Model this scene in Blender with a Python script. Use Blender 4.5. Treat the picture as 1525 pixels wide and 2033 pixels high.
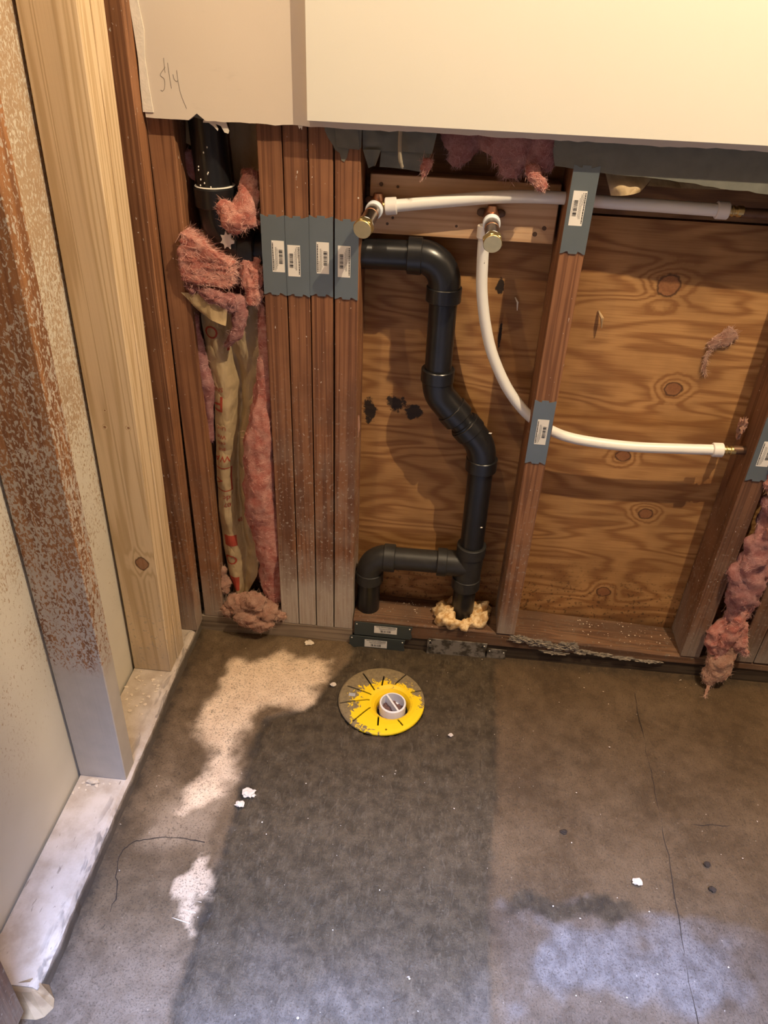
import bpy, bmesh, math, random
import numpy as np
from mathutils import Vector, Matrix

random.seed(7)
rng = np.random.default_rng(11)
S = bpy.context.scene
for o in list(bpy.data.objects):
    bpy.data.objects.remove(o)
COL = S.collection

# ------------------------------------------------------------------ camera
CAM = Vector((0.29894, -1.21557, 1.19457))
YAW, PITCH, ROLL, FPX = 3.9389, 34.2854, 2.5875, 1495.45
cam_d = bpy.data.cameras.new('camera')
cam = bpy.data.objects.new('camera', cam_d)
COL.objects.link(cam)
y_, p_, r_ = (math.radians(v) for v in (YAW, PITCH, ROLL))
fwd = Vector((-math.sin(y_) * math.cos(p_), math.cos(y_) * math.cos(p_), -math.sin(p_)))
rgt = Vector((math.cos(y_), math.sin(y_), 0))
up = rgt.cross(fwd)
rgt, up = rgt * math.cos(r_) + up * math.sin(r_), up * math.cos(r_) - rgt * math.sin(r_)
m = Matrix((rgt, up, -fwd)).transposed().to_4x4()
m.translation = CAM
cam.matrix_world = m
cam_d.sensor_fit = 'HORIZONTAL'
cam_d.sensor_width = 36
cam_d.lens = FPX / 1525 * 36
cam_d.clip_start = 0.02
S.camera = cam

# ------------------------------------------------------------------ light
W = bpy.data.worlds.new('world')
S.world = W
W.use_nodes = True
W.node_tree.nodes['Background'].inputs[0].default_value = (0.62, 0.74, 1.0, 1)
W.node_tree.nodes['Background'].inputs[1].default_value = 0.25

def lamp(name, loc, power, color, radius):
    d = bpy.data.lights.new(name, 'POINT')
    d.energy = power
    d.color = color
    d.shadow_soft_size = radius
    o = bpy.data.objects.new(name, d)
    COL.objects.link(o)
    o.location = loc
    return o

WARM = (1.0, 0.79, 0.53)
lamp('ceiling_bulb', (1.00, -0.665, 2.20), 128, WARM, 0.010)
lamp('ceiling_bulb', (-0.10, -0.665, 2.20), 26, WARM, 0.010)
ad = bpy.data.lights.new('skylight', 'AREA')
ad.shape = 'RECTANGLE'
ad.size, ad.size_y = 1.1, 0.40
ad.energy = 82
ad.spread = math.radians(64)
ad.color = (0.44, 0.57, 1.0)
ao = bpy.data.objects.new('skylight', ad)
COL.objects.link(ao)
ao.location = (0.42, -1.50, 1.885)
ao.rotation_euler = (math.radians(4), 0, 0)

S.view_settings.view_transform = 'Standard'
S.view_settings.look = 'None'
S.view_settings.gamma = 1
S.view_settings.use_curve_mapping = False
S.view_settings.exposure = -0.13

# ------------------------------------------------------------------ noise (numpy)
def _h(i, j, k):
    n = (i * 374761393 + j * 668265263 + k * 2147483647 * 3 + 1013904223) & 0xffffffff
    n = ((n ^ (n >> 13)) * 1274126177) & 0xffffffff
    n = ((n ^ (n >> 16)) * 2246822519) & 0xffffffff
    return ((n ^ (n >> 15)) & 0xffffff) / 0xffffff

def vnoise(p):
    p = np.asarray(p, float)
    i = np.floor(p).astype(np.int64)
    f = p - i
    f = f * f * (3 - 2 * f)
    r = 0
    for a in (0, 1):
        for b in (0, 1):
            for c in (0, 1):
                w = (f[:, 0] if a else 1 - f[:, 0]) * (f[:, 1] if b else 1 - f[:, 1]) * (f[:, 2] if c else 1 - f[:, 2])
                r = r + w * _h(i[:, 0] + a, i[:, 1] + b, i[:, 2] + c)
    return r * 2 - 1

def fbm(p, oct=3):
    p = np.asarray(p, float)
    r, a = 0, 1.0
    for o in range(oct):
        r = r + a * vnoise(p + 17.3 * o)
        p = p * 2.03
        a *= 0.5
    return r

# ------------------------------------------------------------------ scene helpers
def base_of(vs):
    a = np.asarray(vs, float)
    return Vector(((a[:, 0].min() + a[:, 0].max()) / 2, (a[:, 1].min() + a[:, 1].max()) / 2, a[:, 2].min()))

def tag(o, label=None, cat=None, group=None, kind=None):
    if label: o['label'] = label
    if cat: o['category'] = cat
    if group: o['group'] = group
    if kind: o['kind'] = kind
    return o

def empty(name, loc, **kw):
    o = bpy.data.objects.new(name, None)
    o.empty_display_size = 0.02
    COL.objects.link(o)
    o.location = loc
    o['_w'] = list(loc)
    return tag(o, **kw)

def wloc(o):
    return Vector(o['_w']) if o is not None else Vector((0, 0, 0))

def mk(name, geo, mat, parent=None, smooth=False, bevel=0, **kw):
    """geo = (verts in world coordinates, faces) -> one mesh object"""
    vs, fs = geo
    vs = np.asarray(vs, float)
    org = base_of(vs)
    me = bpy.data.meshes.new(name)
    me.from_pydata((vs - np.array(org)).tolist(), [], [list(map(int, f)) for f in fs])
    if bevel:
        bm = bmesh.new()
        bm.from_mesh(me)
        bmesh.ops.bevel(bm, geom=bm.edges[:], offset=bevel, segments=1, affect='EDGES', clamp_overlap=True)
        bm.to_mesh(me)
        bm.free()
    if smooth:
        me.polygons.foreach_set('use_smooth', [True] * len(me.polygons))
    me.materials.append(mat)
    me.update()
    o = bpy.data.objects.new(name, me)
    COL.objects.link(o)
    if parent is not None:
        o.parent = parent
    o.location = org - wloc(parent)
    o['_w'] = list(org)
    return tag(o, **kw)

def join(*gs):
    V, F, n = [], [], 0
    for v, f in gs:
        v = np.asarray(v, float).reshape(-1, 3)
        V.append(v)
        F += [[int(i) + n for i in q] for q in f]
        n += len(v)
    return np.concatenate(V), F

def box(x0, x1, y0, y1, z0, z1):
    v = [(x, y, z) for z in (z0, z1) for y in (y0, y1) for x in (x0, x1)]
    return v, [(0, 2, 3, 1), (4, 5, 7, 6), (0, 1, 5, 4), (2, 6, 7, 3), (0, 4, 6, 2), (1, 3, 7, 5)]

def slab(bot, top):
    """hexahedron from 4 bottom and 4 top corners (counter-clockwise from above)"""
    return list(bot) + list(top), [(3, 2, 1, 0), (4, 5, 6, 7)] + [(i, (i + 1) % 4, (i + 1) % 4 + 4, i + 4) for i in range(4)]

def board_z(x0, x1, y0, y1, z0, z1, lean=0.0, nz=14, wob=0.0006, seed=0):
    """upright stud, slightly uneven, leaning in x by lean over its height"""
    V, F = [], []
    zs = np.linspace(z0, z1, nz)
    for k, z in enumerate(zs):
        d = lean * (z - z0) / (z1 - z0)
        w = wob * vnoise(np.array([[seed * 3.1, z * 6, 0.5], [seed * 3.1 + 9, z * 6, 2.5]]))
        V += [(x0 + d + w[0], y0 + w[1], z), (x1 + d + w[0], y0 + w[1], z), (x1 + d + w[0], y1, z), (x0 + d + w[0], y1, z)]
        if k:
            a = 4 * (k - 1)
            F += [(a + i, a + (i + 1) % 4, a + 4 + (i + 1) % 4, a + 4 + i) for i in range(4)]
    F += [(3, 2, 1, 0), tuple(4 * (nz - 1) + i for i in range(4))]
    return V, F

def frames(pts):
    pts = [Vector(p) for p in pts]
    T = []
    for i in range(len(pts)):
        t = (pts[min(i + 1, len(pts) - 1)] - pts[max(i - 1, 0)]).normalized()
        T.append(t)
    n = T[0].orthogonal().normalized()
    out = []
    for t in T:
        n = (n - t * n.dot(t)).normalized()
        out.append((t, n, t.cross(n)))
    return pts, out

def tube(pts, rad, seg=20, cap=True):
    pts, fr = frames(pts)
    if not hasattr(rad, '__len__'):
        rad = [rad] * len(pts)
    V, F = [], []
    for p, (t, n, b), r in zip(pts, fr, rad):
        for k in range(seg):
            a = 2 * math.pi * k / seg
            V.append(tuple(p + n * (r * math.cos(a)) + b * (r * math.sin(a))))
    for i in range(len(pts) - 1):
        for k in range(seg):
            a, c = i * seg + k, i * seg + (k + 1) % seg
            F.append((a, c, c + seg, a + seg))
    if cap:
        F.append(tuple(reversed(range(seg))))
        F.append(tuple(range((len(pts) - 1) * seg, len(pts) * seg)))
    return V, F

def ring(p, d, r0, r1, h0, h1, seg=24):
    """sleeve between radius r0 (inner) and r1 along axis d, from h0 to h1"""
    p, d = Vector(p), Vector(d).normalized()
    e = 0.0012
    prof = [(h0, r0), (h0, r1 - e), (h0 + e, r1), (h1 - e, r1), (h1, r1 - e), (h1, r0)]
    n = d.orthogonal().normalized()
    b = d.cross(n)
    V, F = [], []
    for h, r in prof:
        for k in range(seg):
            a = 2 * math.pi * k / seg
            V.append(tuple(p + d * h + n * (r * math.cos(a)) + b * (r * math.sin(a))))
    m_ = len(prof)
    for i in range(m_):
        j = (i + 1) % m_
        for k in range(seg):
            k2 = (k + 1) % seg
            F.append((i * seg + k, i * seg + k2, j * seg + k2, j * seg + k))
    return V, F

def spline(pts, n=12):
    P = [np.array(p, float) for p in pts]
    P = [2 * P[0] - P[1]] + P + [2 * P[-1] - P[-2]]
    out = []
    for i in range(1, len(P) - 2):
        for k in range(n):
            t = k / n
            a, b, c, d = P[i - 1:i + 3]
            out.append(0.5 * (2 * b + (c - a) * t + (2 * a - 5 * b + 4 * c - d) * t * t + (3 * b - a - 3 * c + d) * t ** 3))
    out.append(P[-2])
    return [tuple(q) for q in out]

def arc(c, u, v, r, a0, a1, n=10):
    c, u, v = Vector(c), Vector(u), Vector(v)
    return [tuple(c + u * (r * math.cos(a0 + (a1 - a0) * i / n)) + v * (r * math.sin(a0 + (a1 - a0) * i / n))) for i in range(n + 1)]

def prism(poly, y0, y1, uneven=None):
    """polygon in (x,z) extruded from y0 to y1"""
    n = len(poly)
    V = [(x, y0, z) for x, z in poly] + [(x, y1, z) for x, z in poly]
    F = [tuple(range(n)), tuple(reversed(range(n, 2 * n)))] + [((i + 1) % n, i, i + n, (i + 1) % n + n) for i in range(n)]
    return V, F

def blob(c, r, amp=0.25, freq=3.0, sub=3, seed=0):
    bm = bmesh.new()
    bmesh.ops.create_icosphere(bm, subdivisions=sub, radius=1)
    v = np.array([q.co[:] for q in bm.verts])
    f = [[q.index for q in g.verts] for g in bm.faces]
    bm.free()
    d = 1 + amp * fbm(v * freq + seed * 7.7, 3)
    return v * d[:, None] * np.array(r) + np.array(c), f

# ------------------------------------------------------------------ node helper
class N:
    def __init__(s, name):
        s.m = bpy.data.materials.new(name)
        s.m.use_nodes = True
        s.t = s.m.node_tree
        s.b = s.t.nodes['Principled BSDF']
        s.pos = s.t.nodes.new('ShaderNodeNewGeometry').outputs['Position']
    def n(s, k, **kw):
        q = s.t.nodes.new(k)
        for a, b in kw.items():
            setattr(q, a, b)
        return q
    def put(s, sock, v):
        if hasattr(v, 'links') or isinstance(v, bpy.types.NodeSocket):
            s.t.links.new(v, sock)
        elif isinstance(v, (tuple, list)) and len(v) == 3 and sock.type == 'RGBA':
            sock.default_value = (*v, 1)
        else:
            sock.default_value = v
    def math(s, op, a, b=0.0, c=0.0, clamp=False):
        q = s.n('ShaderNodeMath', operation=op, use_clamp=clamp)
        s.put(q.inputs[0], a); s.put(q.inputs[1], b); s.put(q.inputs[2], c)
        return q.outputs[0]
    def vec(s, op, a, b=(0, 0, 0)):
        q = s.n('ShaderNodeVectorMath', operation=op)
        s.put(q.inputs[0], a); s.put(q.inputs[1], b)
        return q.outputs['Value'] if op in ('LENGTH', 'DISTANCE', 'DOT_PRODUCT') else q.outputs[0]
    def noise(s, vec, scale=1.0, detail=3.0, rough=0.5, dist=0.0):
        q = s.n('ShaderNodeTexNoise')
        s.put(q.inputs['Vector'], vec)
        q.inputs['Scale'].default_value = scale
        q.inputs['Detail'].default_value = detail
        q.inputs['Roughness'].default_value = rough
        q.inputs['Distortion'].default_value = dist
        return q.outputs[0]
    def step(s, v, a, b, lo=0.0, hi=1.0):
        q = s.n('ShaderNodeMapRange', interpolation_type='SMOOTHSTEP')
        s.put(q.inputs[0], v); s.put(q.inputs[1], a); s.put(q.inputs[2], b)
        q.inputs[3].default_value = lo; q.inputs[4].default_value = hi
        return q.outputs[0]
    def mix(s, f, a, b):
        q = s.n('ShaderNodeMix', data_type='RGBA')
        s.put(q.inputs[0], f); s.put(q.inputs[6], a); s.put(q.inputs[7], b)
        return q.outputs[2]
    def z(s):
        return s.xyz()[2]
    def xyz(s):
        q = s.n('ShaderNodeSeparateXYZ')
        s.put(q.inputs[0], s.pos)
        return q.outputs
    def attr(s, name):
        q = s.n('ShaderNodeAttribute', attribute_name=name)
        return q.outputs['Fac']
    def bump(s, h, strength=0.3, dist=0.001):
        q = s.n('ShaderNodeBump')
        q.inputs['Strength'].default_value = strength
        q.inputs['Distance'].default_value = dist
        s.put(q.inputs['Height'], h)
        s.put(s.b.inputs['Normal'], q.outputs[0])
    def out(s, col, rough=0.6, metal=0.0, spec=0.4):
        s.put(s.b.inputs['Base Color'], col)
        s.put(s.b.inputs['Roughness'], rough)
        s.put(s.b.inputs['Metallic'], metal)
        s.b.inputs['Specular IOR Level'].default_value = spec
        return s.m

def plain(name, col, rough=0.5, metal=0.0, spec=0.5, var=0.12, scale=60, bump=0.0):
    s = N(name)
    n = s.noise(s.pos, scale, 4)
    c = s.mix(n, tuple(v * (1 - var) for v in col), tuple(min(1, v * (1 + var)) for v in col))
    if bump:
        s.bump(s.noise(s.pos, scale * 4, 3), bump, 0.001)
    return s.out(c, rough, metal, spec)

def wood(name, light, dark, grain='z', freq=9.0, cross=55.0, along=1.6, fine=(260, 9), knots=(), speck=0.0,
         dust=None, blotch=0.25, rough=0.62, ring_mix=0.55, knotcol=(0.12, 0.045, 0.02), spatter=None, pull=0.35, stains=()):
    """procedural timber; grain runs along the given axis"""
    s = N(name)
    oi = s.n('ShaderNodeObjectInfo').outputs['Random']
    comb = s.n('ShaderNodeCombineXYZ')
    for i in range(3):
        s.put(comb.inputs[i], s.math('MULTIPLY', oi, (37.0, 91.0, 53.0)[i]))
    ax = 'xyz'.index(grain)
    sc = [cross] * 3
    sc[ax] = along
    fs = [fine[0]] * 3
    fs[ax] = fine[1]
    p = s.vec('ADD', s.vec('MULTIPLY', s.pos, tuple(sc)), comb.outputs[0])
    field = s.noise(p, 1.0, 2.0, 0.45, 0.3)
    core = rim = None
    for (kx, ky, kz, kr, el) in knots:
        e = [1.0, 1.0, 1.0]
        e[ax] = 1 / el
        d = s.vec('LENGTH', s.vec('MULTIPLY', s.vec('SUBTRACT', s.pos, (kx, ky, kz)), tuple(e)))
        dn = s.math('ADD', d, s.math('MULTIPLY', s.noise(s.pos, 90, 2), kr * 0.5))
        field = s.math('ADD', field, s.step(dn, kr * 0.6, kr * 3.2, pull, 0.0))
        c = s.step(dn, kr * 1.15, kr * 1.25, 1.0, 0.0)
        core = c if core is None else s.math('MAXIMUM', core, c)
        rg = s.math('MULTIPLY', s.step(dn, kr * 1.02, kr * 1.16), s.step(dn, kr * 1.18, kr * 1.36, 1.0, 0.0))
        rim = rg if rim is None else s.math('MAXIMUM', rim, rg)
    bands = s.math('ADD', s.math('MULTIPLY', s.math('SINE', s.math('MULTIPLY', field, freq * 6.283)), 0.5), 0.5)
    bands = s.math('POWER', bands, 1.6)
    fn = s.noise(s.vec('ADD', s.vec('MULTIPLY', s.pos, tuple(fs)), comb.outputs[0]), 1.0, 3.0, 0.6)
    f = s.math('ADD', s.math('MULTIPLY', bands, ring_mix), s.math('MULTIPLY', fn, 1 - ring_mix))
    col = s.mix(s.step(f, 0.15, 0.8), light, dark)
    bl = s.noise(s.vec('ADD', s.pos, comb.outputs[0]), 9.0, 3.0)
    col = s.mix(s.step(bl, 0.35, 0.75, 0, blotch), col, tuple(v * 0.55 for v in dark))
    if core is not None:
        col = s.mix(s.math('MULTIPLY', core, 0.85), col, s.mix(s.noise(s.pos, 300, 3), knotcol, tuple(v * 2.2 for v in knotcol)))
        col = s.mix(s.math('MULTIPLY', rim, 0.8), col, tuple(v * 0.35 for v in knotcol))
    for (sx, sy, sz, rx, rz) in stains:
        d = s.vec('LENGTH', s.vec('MULTIPLY', s.vec('SUBTRACT', s.pos, (sx, sy, sz)), (1 / rx, 1, 1 / rz)))
        d = s.math('ADD', d, s.math('MULTIPLY', s.math('SUBTRACT', s.noise(s.pos, 60, 5, 0.7), 0.5), 2.2))
        col = s.mix(s.step(d, 0.75, 1.05, 0.95, 0.0), col, (0.012, 0.009, 0.007))
    if speck:
        sp = s.noise(s.vec('MULTIPLY', s.pos, (1, 1, 0.6)), 210, 2.0, 0.5)
        mk_ = s.step(sp, 0.74 - 0.06 * speck, 0.77 - 0.06 * speck)
        col = s.mix(s.math('MULTIPLY', mk_, 0.85), col, (0.72, 0.66, 0.58))
        sm = s.noise(s.vec('MULTIPLY', s.pos, (1, 1, 0.35)), 75, 4.0, 0.65)
        col = s.mix(s.step(sm, 0.70, 0.76, 0, 0.55), col, (0.62, 0.56, 0.48))
    if dust:
        z0, z1, amt, dc = dust
        zz = s.math('ADD', s.z(), s.math('MULTIPLY', s.math('SUBTRACT', s.noise(s.vec('MULTIPLY', s.pos, (1, 1, 0.35)), 40, 4), 0.5), (z1 - z0) * 1.1))
        k = s.step(zz, z0, z1, amt, 0.0)
        k = s.math('MULTIPLY', k, s.step(fn, 0.3, 0.75, 1.0, 0.55))
        hz = s.math('MULTIPLY', s.step(s.noise(s.pos, 18, 4), 0.42, 0.68), s.step(s.z(), z1, z1 * 2.6, 0.2, 0.0))
        col = s.mix(hz, col, dc)
        col = s.mix(k, col, dc)
        sp = s.noise(s.pos, 150, 2)
        k2 = s.math('MULTIPLY', s.step(sp, 0.60, 0.66), s.step(s.z(), z1 * 0.9, z1 * 2.6, 0.6, 0.0))
        col = s.mix(k2, col, dc)
    if spatter:
        zf, zs, colr, cover = spatter
        q = s.noise(s.vec('MULTIPLY', s.pos, (1, 1, 0.55)), 240, 4.0, 0.6, 0.8)
        q2 = s.noise(s.pos, 14, 2)
        th = s.step(s.z(), zs, zs + 0.75, cover, cover + 0.13)
        th = s.math('ADD', th, s.math('MULTIPLY', s.math('SUBTRACT', q2, 0.5), -0.25))
        k = s.step(s.math('SUBTRACT', q, th), -0.02, 0.03)
        zz = s.math('ADD', s.z(), s.math('MULTIPLY', s.math('SUBTRACT', s.noise(s.pos, 45, 4), 0.5), 0.09))
        k = s.math('MAXIMUM', s.math('MULTIPLY', k, 0.92), s.step(zz, zf - 0.02, zf + 0.02, 1.0, 0.0))
        col = s.mix(k, col, s.mix(s.noise(s.pos, 26, 4), tuple(v * 0.72 for v in colr), colr))
    s.bump(f, 0.35, 0.0008)
    return s.out(col, rough, 0.0, 0.35)

# ------------------------------------------------------------------ materials
DUST = (0.47, 0.41, 0.34)
knots_ply = [(0.6725, 0.087, 0.8123, 0.0200, 1.0), (0.7265, 0.087, 0.626, 0.0145, 1.15), (0.6669, 0.087, 0.481, 0.012, 1.25),
             (0.7396, 0.087, 0.3525, 0.0130, 1.2), (0.697, 0.087, 0.1411, 0.0135, 1.2)]
M = {}
M['ply'] = wood('plywood', (0.50, 0.265, 0.094), (0.265, 0.112, 0.034), 'x', 11.0, 12.0, 2.6, (520, 14), knots=knots_ply,
                blotch=0.4, ring_mix=0.36, knotcol=(0.155, 0.062, 0.024), dust=(0.05, 0.10, 0.55, (0.035, 0.018, 0.01)), pull=0.2,
                stains=[(0.1735, 0.087, 0.535, 0.012, 0.028), (0.222, 0.087, 0.556, 0.020, 0.017), (0.256, 0.087, 0.540, 0.020, 0.015),
                        (0.392, 0.087, 0.792, 0.007, 0.013), (0.402, 0.087, 0.705, 0.003, 0.025)])
M['ply2'] = wood('plywood_dark', (0.30, 0.15, 0.055), (0.16, 0.07, 0.025), 'x', 9.0, 12.0, 2.4, (520, 14), blotch=0.5, ring_mix=0.35)
M['stud'] = wood('red_stud', (0.295, 0.133, 0.062), (0.150, 0.060, 0.027), 'z', 4.0, 75.0, 1.1, (700, 12), speck=0.55,
                 dust=(0.10, 0.28, 1.0, DUST), blotch=0.42, ring_mix=0.42)
M['stud2'] = wood('brown_stud', (0.315, 0.145, 0.066), (0.165, 0.068, 0.030), 'z', 4.0, 75.0, 1.1, (700, 12), speck=0.5,
                  dust=(0.06, 0.20, 0.8, (0.36, 0.30, 0.24)), blotch=0.42, ring_mix=0.42)
M['stud3'] = wood('dark_stud', (0.21, 0.100, 0.050), (0.115, 0.050, 0.025), 'z', 4.0, 75.0, 1.1, (700, 12), speck=0.4,
                  dust=(0.04, 0.20, 0.8, (0.30, 0.25, 0.20)), blotch=0.42, ring_mix=0.42)
M['pale'] = wood('pale_stud', (0.71, 0.545, 0.345), (0.54, 0.385, 0.215), 'z', 6.0, 40.0, 1.0, (520, 8),
                 knots=[(-0.2165, -0.165, 0.316, 0.0125, 1.25), (-0.2373, -0.165, 0.5978, 0.0020, 1.0), (-0.1974, -0.165, 0.5995, 0.0020, 1.0),
                        (-0.2319, -0.165, 0.6285, 0.0012, 1.0)],
                 dust=(0.045, 0.12, 0.6, (0.40, 0.33, 0.25)), blotch=0.06, knotcol=(0.17, 0.070, 0.03), ring_mix=0.5, pull=0.25)
M['old'] = wood('spattered_stud', (0.36, 0.170, 0.070), (0.20, 0.085, 0.036), 'z', 4.0, 60.0, 1.2, (600, 10),
                spatter=(0.31, 0.40, (0.54, 0.485, 0.41), 0.47), blotch=0.35, ring_mix=0.4)
M['block'] = wood('pine_block', (0.70, 0.46, 0.26), (0.52, 0.30, 0.15), 'x', 5.0, 36.0, 1.2, (480, 9),
                  knots=[(0.184, 0.05, 0.9525, 0.0032, 1), (0.2105, 0.05, 0.950, 0.0022, 1), (0.2045, 0.05, 0.903, 0.0022, 1), (0.196, 0.05, 0.893, 0.0022, 1),
                         (0.3075, 0.05, 0.896, 0.0022, 1), (0.4335, 0.05, 0.891, 0.0036, 1), (0.447, 0.05, 0.901, 0.0034, 1)],
                  blotch=0.4, knotcol=(0.04, 0.02, 0.01), pull=0.05, ring_mix=0.35)
M['sole'] = wood('sole_plate', (0.20, 0.105, 0.055), (0.10, 0.048, 0.026), 'x', 4.0, 60.0, 1.2, (600, 10), speck=0.3,
                 dust=(0.015, 0.05, 0.35, (0.14, 0.11, 0.08)), blotch=0.6, ring_mix=0.4)
M['scrap'] = wood('scrap_wood', (0.50, 0.35, 0.19), (0.36, 0.23, 0.115), 'x', 4.0, 30.0, 1.4, (400, 8), blotch=0.25)

def m_dusty():
    s = N('dusty_sole')
    n = s.noise(s.pos, 25, 5, 0.6)
    col = s.mix(s.step(n, 0.3, 0.7), (0.40, 0.32, 0.24), (0.54, 0.46, 0.38))
    st = s.noise(s.vec('MULTIPLY', s.pos, (260, 60, 60)), 1.0, 3, 0.6, 0.8)
    col = s.mix(s.step(st, 0.66, 0.72, 0, 0.6), col, (0.16, 0.12, 0.085))
    pt = s.noise(s.vec('MULTIPLY', s.pos, (60, 18, 60)), 1.0, 3, 0.6, 0.5)
    xx = s.xyz()[0]
    k = s.math('MULTIPLY', s.step(pt, 0.52, 0.60), s.step(xx, -0.215, -0.19))
    col = s.mix(s.math('MULTIPLY', k, 0.75), col, (0.20, 0.17, 0.14))
    wet = s.step(s.math('ADD', s.z(), s.math('MULTIPLY', s.math('SUBTRACT', n, 0.5), 0.02)), 0.018, 0.034, 0.9, 0.0)
    col = s.mix(wet, col, (0.085, 0.065, 0.045))
    s.bump(n, 0.4, 0.002)
    return s.out(col, 0.85, 0, 0.25)
M['sole_dusty'] = m_dusty()

def m_spray():
    s = N('sprayed_board')
    base = s.mix(s.noise(s.pos, 20, 3), (0.36, 0.245, 0.15), (0.50, 0.37, 0.24))
    q = s.noise(s.vec('MULTIPLY', s.pos, (1, 1, 0.6)), 260, 4.0, 0.6, 0.7)
    th = s.math('ADD', s.step(s.z(), 0.1, 1.1, 0.34, 0.56), s.math('MULTIPLY', s.math('SUBTRACT', s.noise(s.pos, 7, 2), 0.5), -0.35))
    k = s.step(s.math('SUBTRACT', q, th), -0.06, 0.05)
    k = s.math('MAXIMUM', k, s.step(s.math('ADD', s.z(), s.math('MULTIPLY', s.noise(s.pos, 20, 3), 0.12)), 0.22, 0.40, 1.0, 0.0))
    col = s.mix(k, base, s.mix(s.noise(s.pos, 12, 3), (0.58, 0.53, 0.43), (0.68, 0.63, 0.53)))
    s.bump(k, 0.4, 0.001)
    return s.out(col, 0.7, 0, 0.3)
M['spray'] = m_spray()

def m_drywall(name, a, b, edge=False):
    s = N(name)
    n = s.noise(s.pos, 6, 4)
    col = s.mix(n, a, b)
    sm = s.noise(s.vec('MULTIPLY', s.pos, (1, 1, 3)), 22, 4)
    col = s.mix(s.step(sm, 0.66, 0.8, 0, 0.25), col, tuple(v * 0.7 for v in a))
    s.bump(s.noise(s.pos, 350, 3), 0.12, 0.0006)
    return s.out(col, 0.75, 0, 0.3)
M['drywall'] = m_drywall('painted_drywall', (0.62, 0.535, 0.435), (0.69, 0.61, 0.51))
M['panel'] = plain('cream_panel', (0.74, 0.715, 0.62), 0.45, 0, 0.4, 0.03, 5)
M['plaster'] = plain('torn_plaster', (0.72, 0.66, 0.56), 0.85, 0, 0.2, 0.15, 80, 0.4)
M['room'] = plain('room_paint', (0.46, 0.41, 0.35), 0.8, 0, 0.3, 0.05, 4)
M['felt'] = plain('grey_paper', (0.165, 0.165, 0.135), 0.85, 0, 0.2, 0.25, 45, 0.2)
M['black'] = plain('black_abs', (0.011, 0.011, 0.012), 0.30, 0, 0.5, 0.4, 40, 0.06)
M['black_old'] = plain('dusty_abs', (0.024, 0.022, 0.020), 0.45, 0, 0.4, 0.5, 60, 0.1)
M['pex'] = plain('white_pex', (0.80, 0.78, 0.72), 0.35, 0, 0.5, 0.02, 30)
M['collar'] = plain('white_collar', (0.78, 0.73, 0.67), 0.45, 0, 0.5, 0.02, 30)
M['brass'] = plain('brass', (0.66, 0.52, 0.24), 0.38, 1.0, 0.5, 0.12, 120)
M['copper'] = plain('copper', (0.50, 0.27, 0.17), 0.42, 1.0, 0.5, 0.3, 90)
M['dullcopper'] = plain('dull_copper', (0.16, 0.09, 0.055), 0.5, 0.6, 0.5, 0.3, 90)
M['chrome'] = plain('tinned_nipple', (0.42, 0.36, 0.31), 0.28, 1.0, 0.5, 0.35, 160)
M['tape'] = plain('thread_tape', (0.72, 0.78, 0.84), 0.45, 0, 0.5, 0.05, 60)
M['ink'] = plain('ink', (0.03, 0.03, 0.03), 0.7, 0, 0.2, 0.1, 60)
M['pencil'] = plain('pencil_line', (0.23, 0.20, 0.17), 0.8, 0, 0.2, 0.2, 60)
M['paper'] = plain('sticker_paper', (0.82, 0.78, 0.70), 0.55, 0, 0.3, 0.03, 60)
M['galv'] = plain('galvanised_steel', (0.190, 0.225, 0.228), 0.42, 0.55, 0.5, 0.07, 25)
M['galv_dark'] = plain('galvanised_dark', (0.085, 0.100, 0.098), 0.45, 0.5, 0.5, 0.10, 25)
M['bright'] = plain('cut_steel', (0.75, 0.72, 0.66), 0.3, 0.6, 0.5, 0.1, 60)

def m_dirty_steel():
    s = N('muddy_steel')
    n = s.noise(s.pos, 45, 5, 0.65)
    col = s.mix(s.step(n, 0.42, 0.58), (0.30, 0.27, 0.23), (0.085, 0.07, 0.052))
    return s.out(col, 0.5, 0.35, 0.4)
M['mudsteel'] = m_dirty_steel()

def m_kraft():
    s = N('kraft_paper')
    n = s.noise(s.pos, 30, 4)
    fo = s.noise(s.vec('MULTIPLY', s.pos, (1, 1, 0.4)), 90, 3)
    col = s.mix(n, (0.35, 0.245, 0.122), (0.50, 0.37, 0.205))
    s.bump(s.math('ADD', s.math('ABSOLUTE', s.math('SUBTRACT', s.noise(s.vec('MULTIPLY', s.pos, (1, 1, 0.6)), 34, 2), 0.5)), s.math('MULTIPLY', fo, 0.2)), 0.8, 0.012)
    return s.out(col, 0.55, 0, 0.4)
M['kraft'] = m_kraft()
M['redprint'] = plain('red_print', (0.36, 0.055, 0.030), 0.6, 0, 0.3, 0.15, 120)

def m_pink(name, a, b, c):
    s = N(name)
    n = s.noise(s.pos, 55, 4, 0.6)
    fi = s.noise(s.vec('MULTIPLY', s.pos, (170, 170, 330)), 1.0, 5, 0.72, 2.2)
    col = s.mix(s.step(n, 0.3, 0.7), a, b)
    col = s.mix(s.step(fi, 0.48, 0.72, 0, 0.75), col, c)
    s.bump(fi, 0.9, 0.006)
    s.b.inputs['Subsurface Weight'].default_value = 0.15
    s.b.inputs['Subsurface Radius'].default_value = (0.006, 0.003, 0.003)
    return s.out(col, 0.95, 0, 0.1)
M['pink'] = m_pink('pink_fibreglass', (0.60, 0.20, 0.155), (0.80, 0.42, 0.34), (0.36, 0.095, 0.08))
M['mauve'] = m_pink('mauve_fibreglass', (0.44, 0.18, 0.165), (0.62, 0.33, 0.30), (0.24, 0.085, 0.08))
M['tanpink'] = m_pink('dirty_fibreglass', (0.50, 0.26, 0.18), (0.62, 0.38, 0.28), (0.26, 0.12, 0.08))
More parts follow.
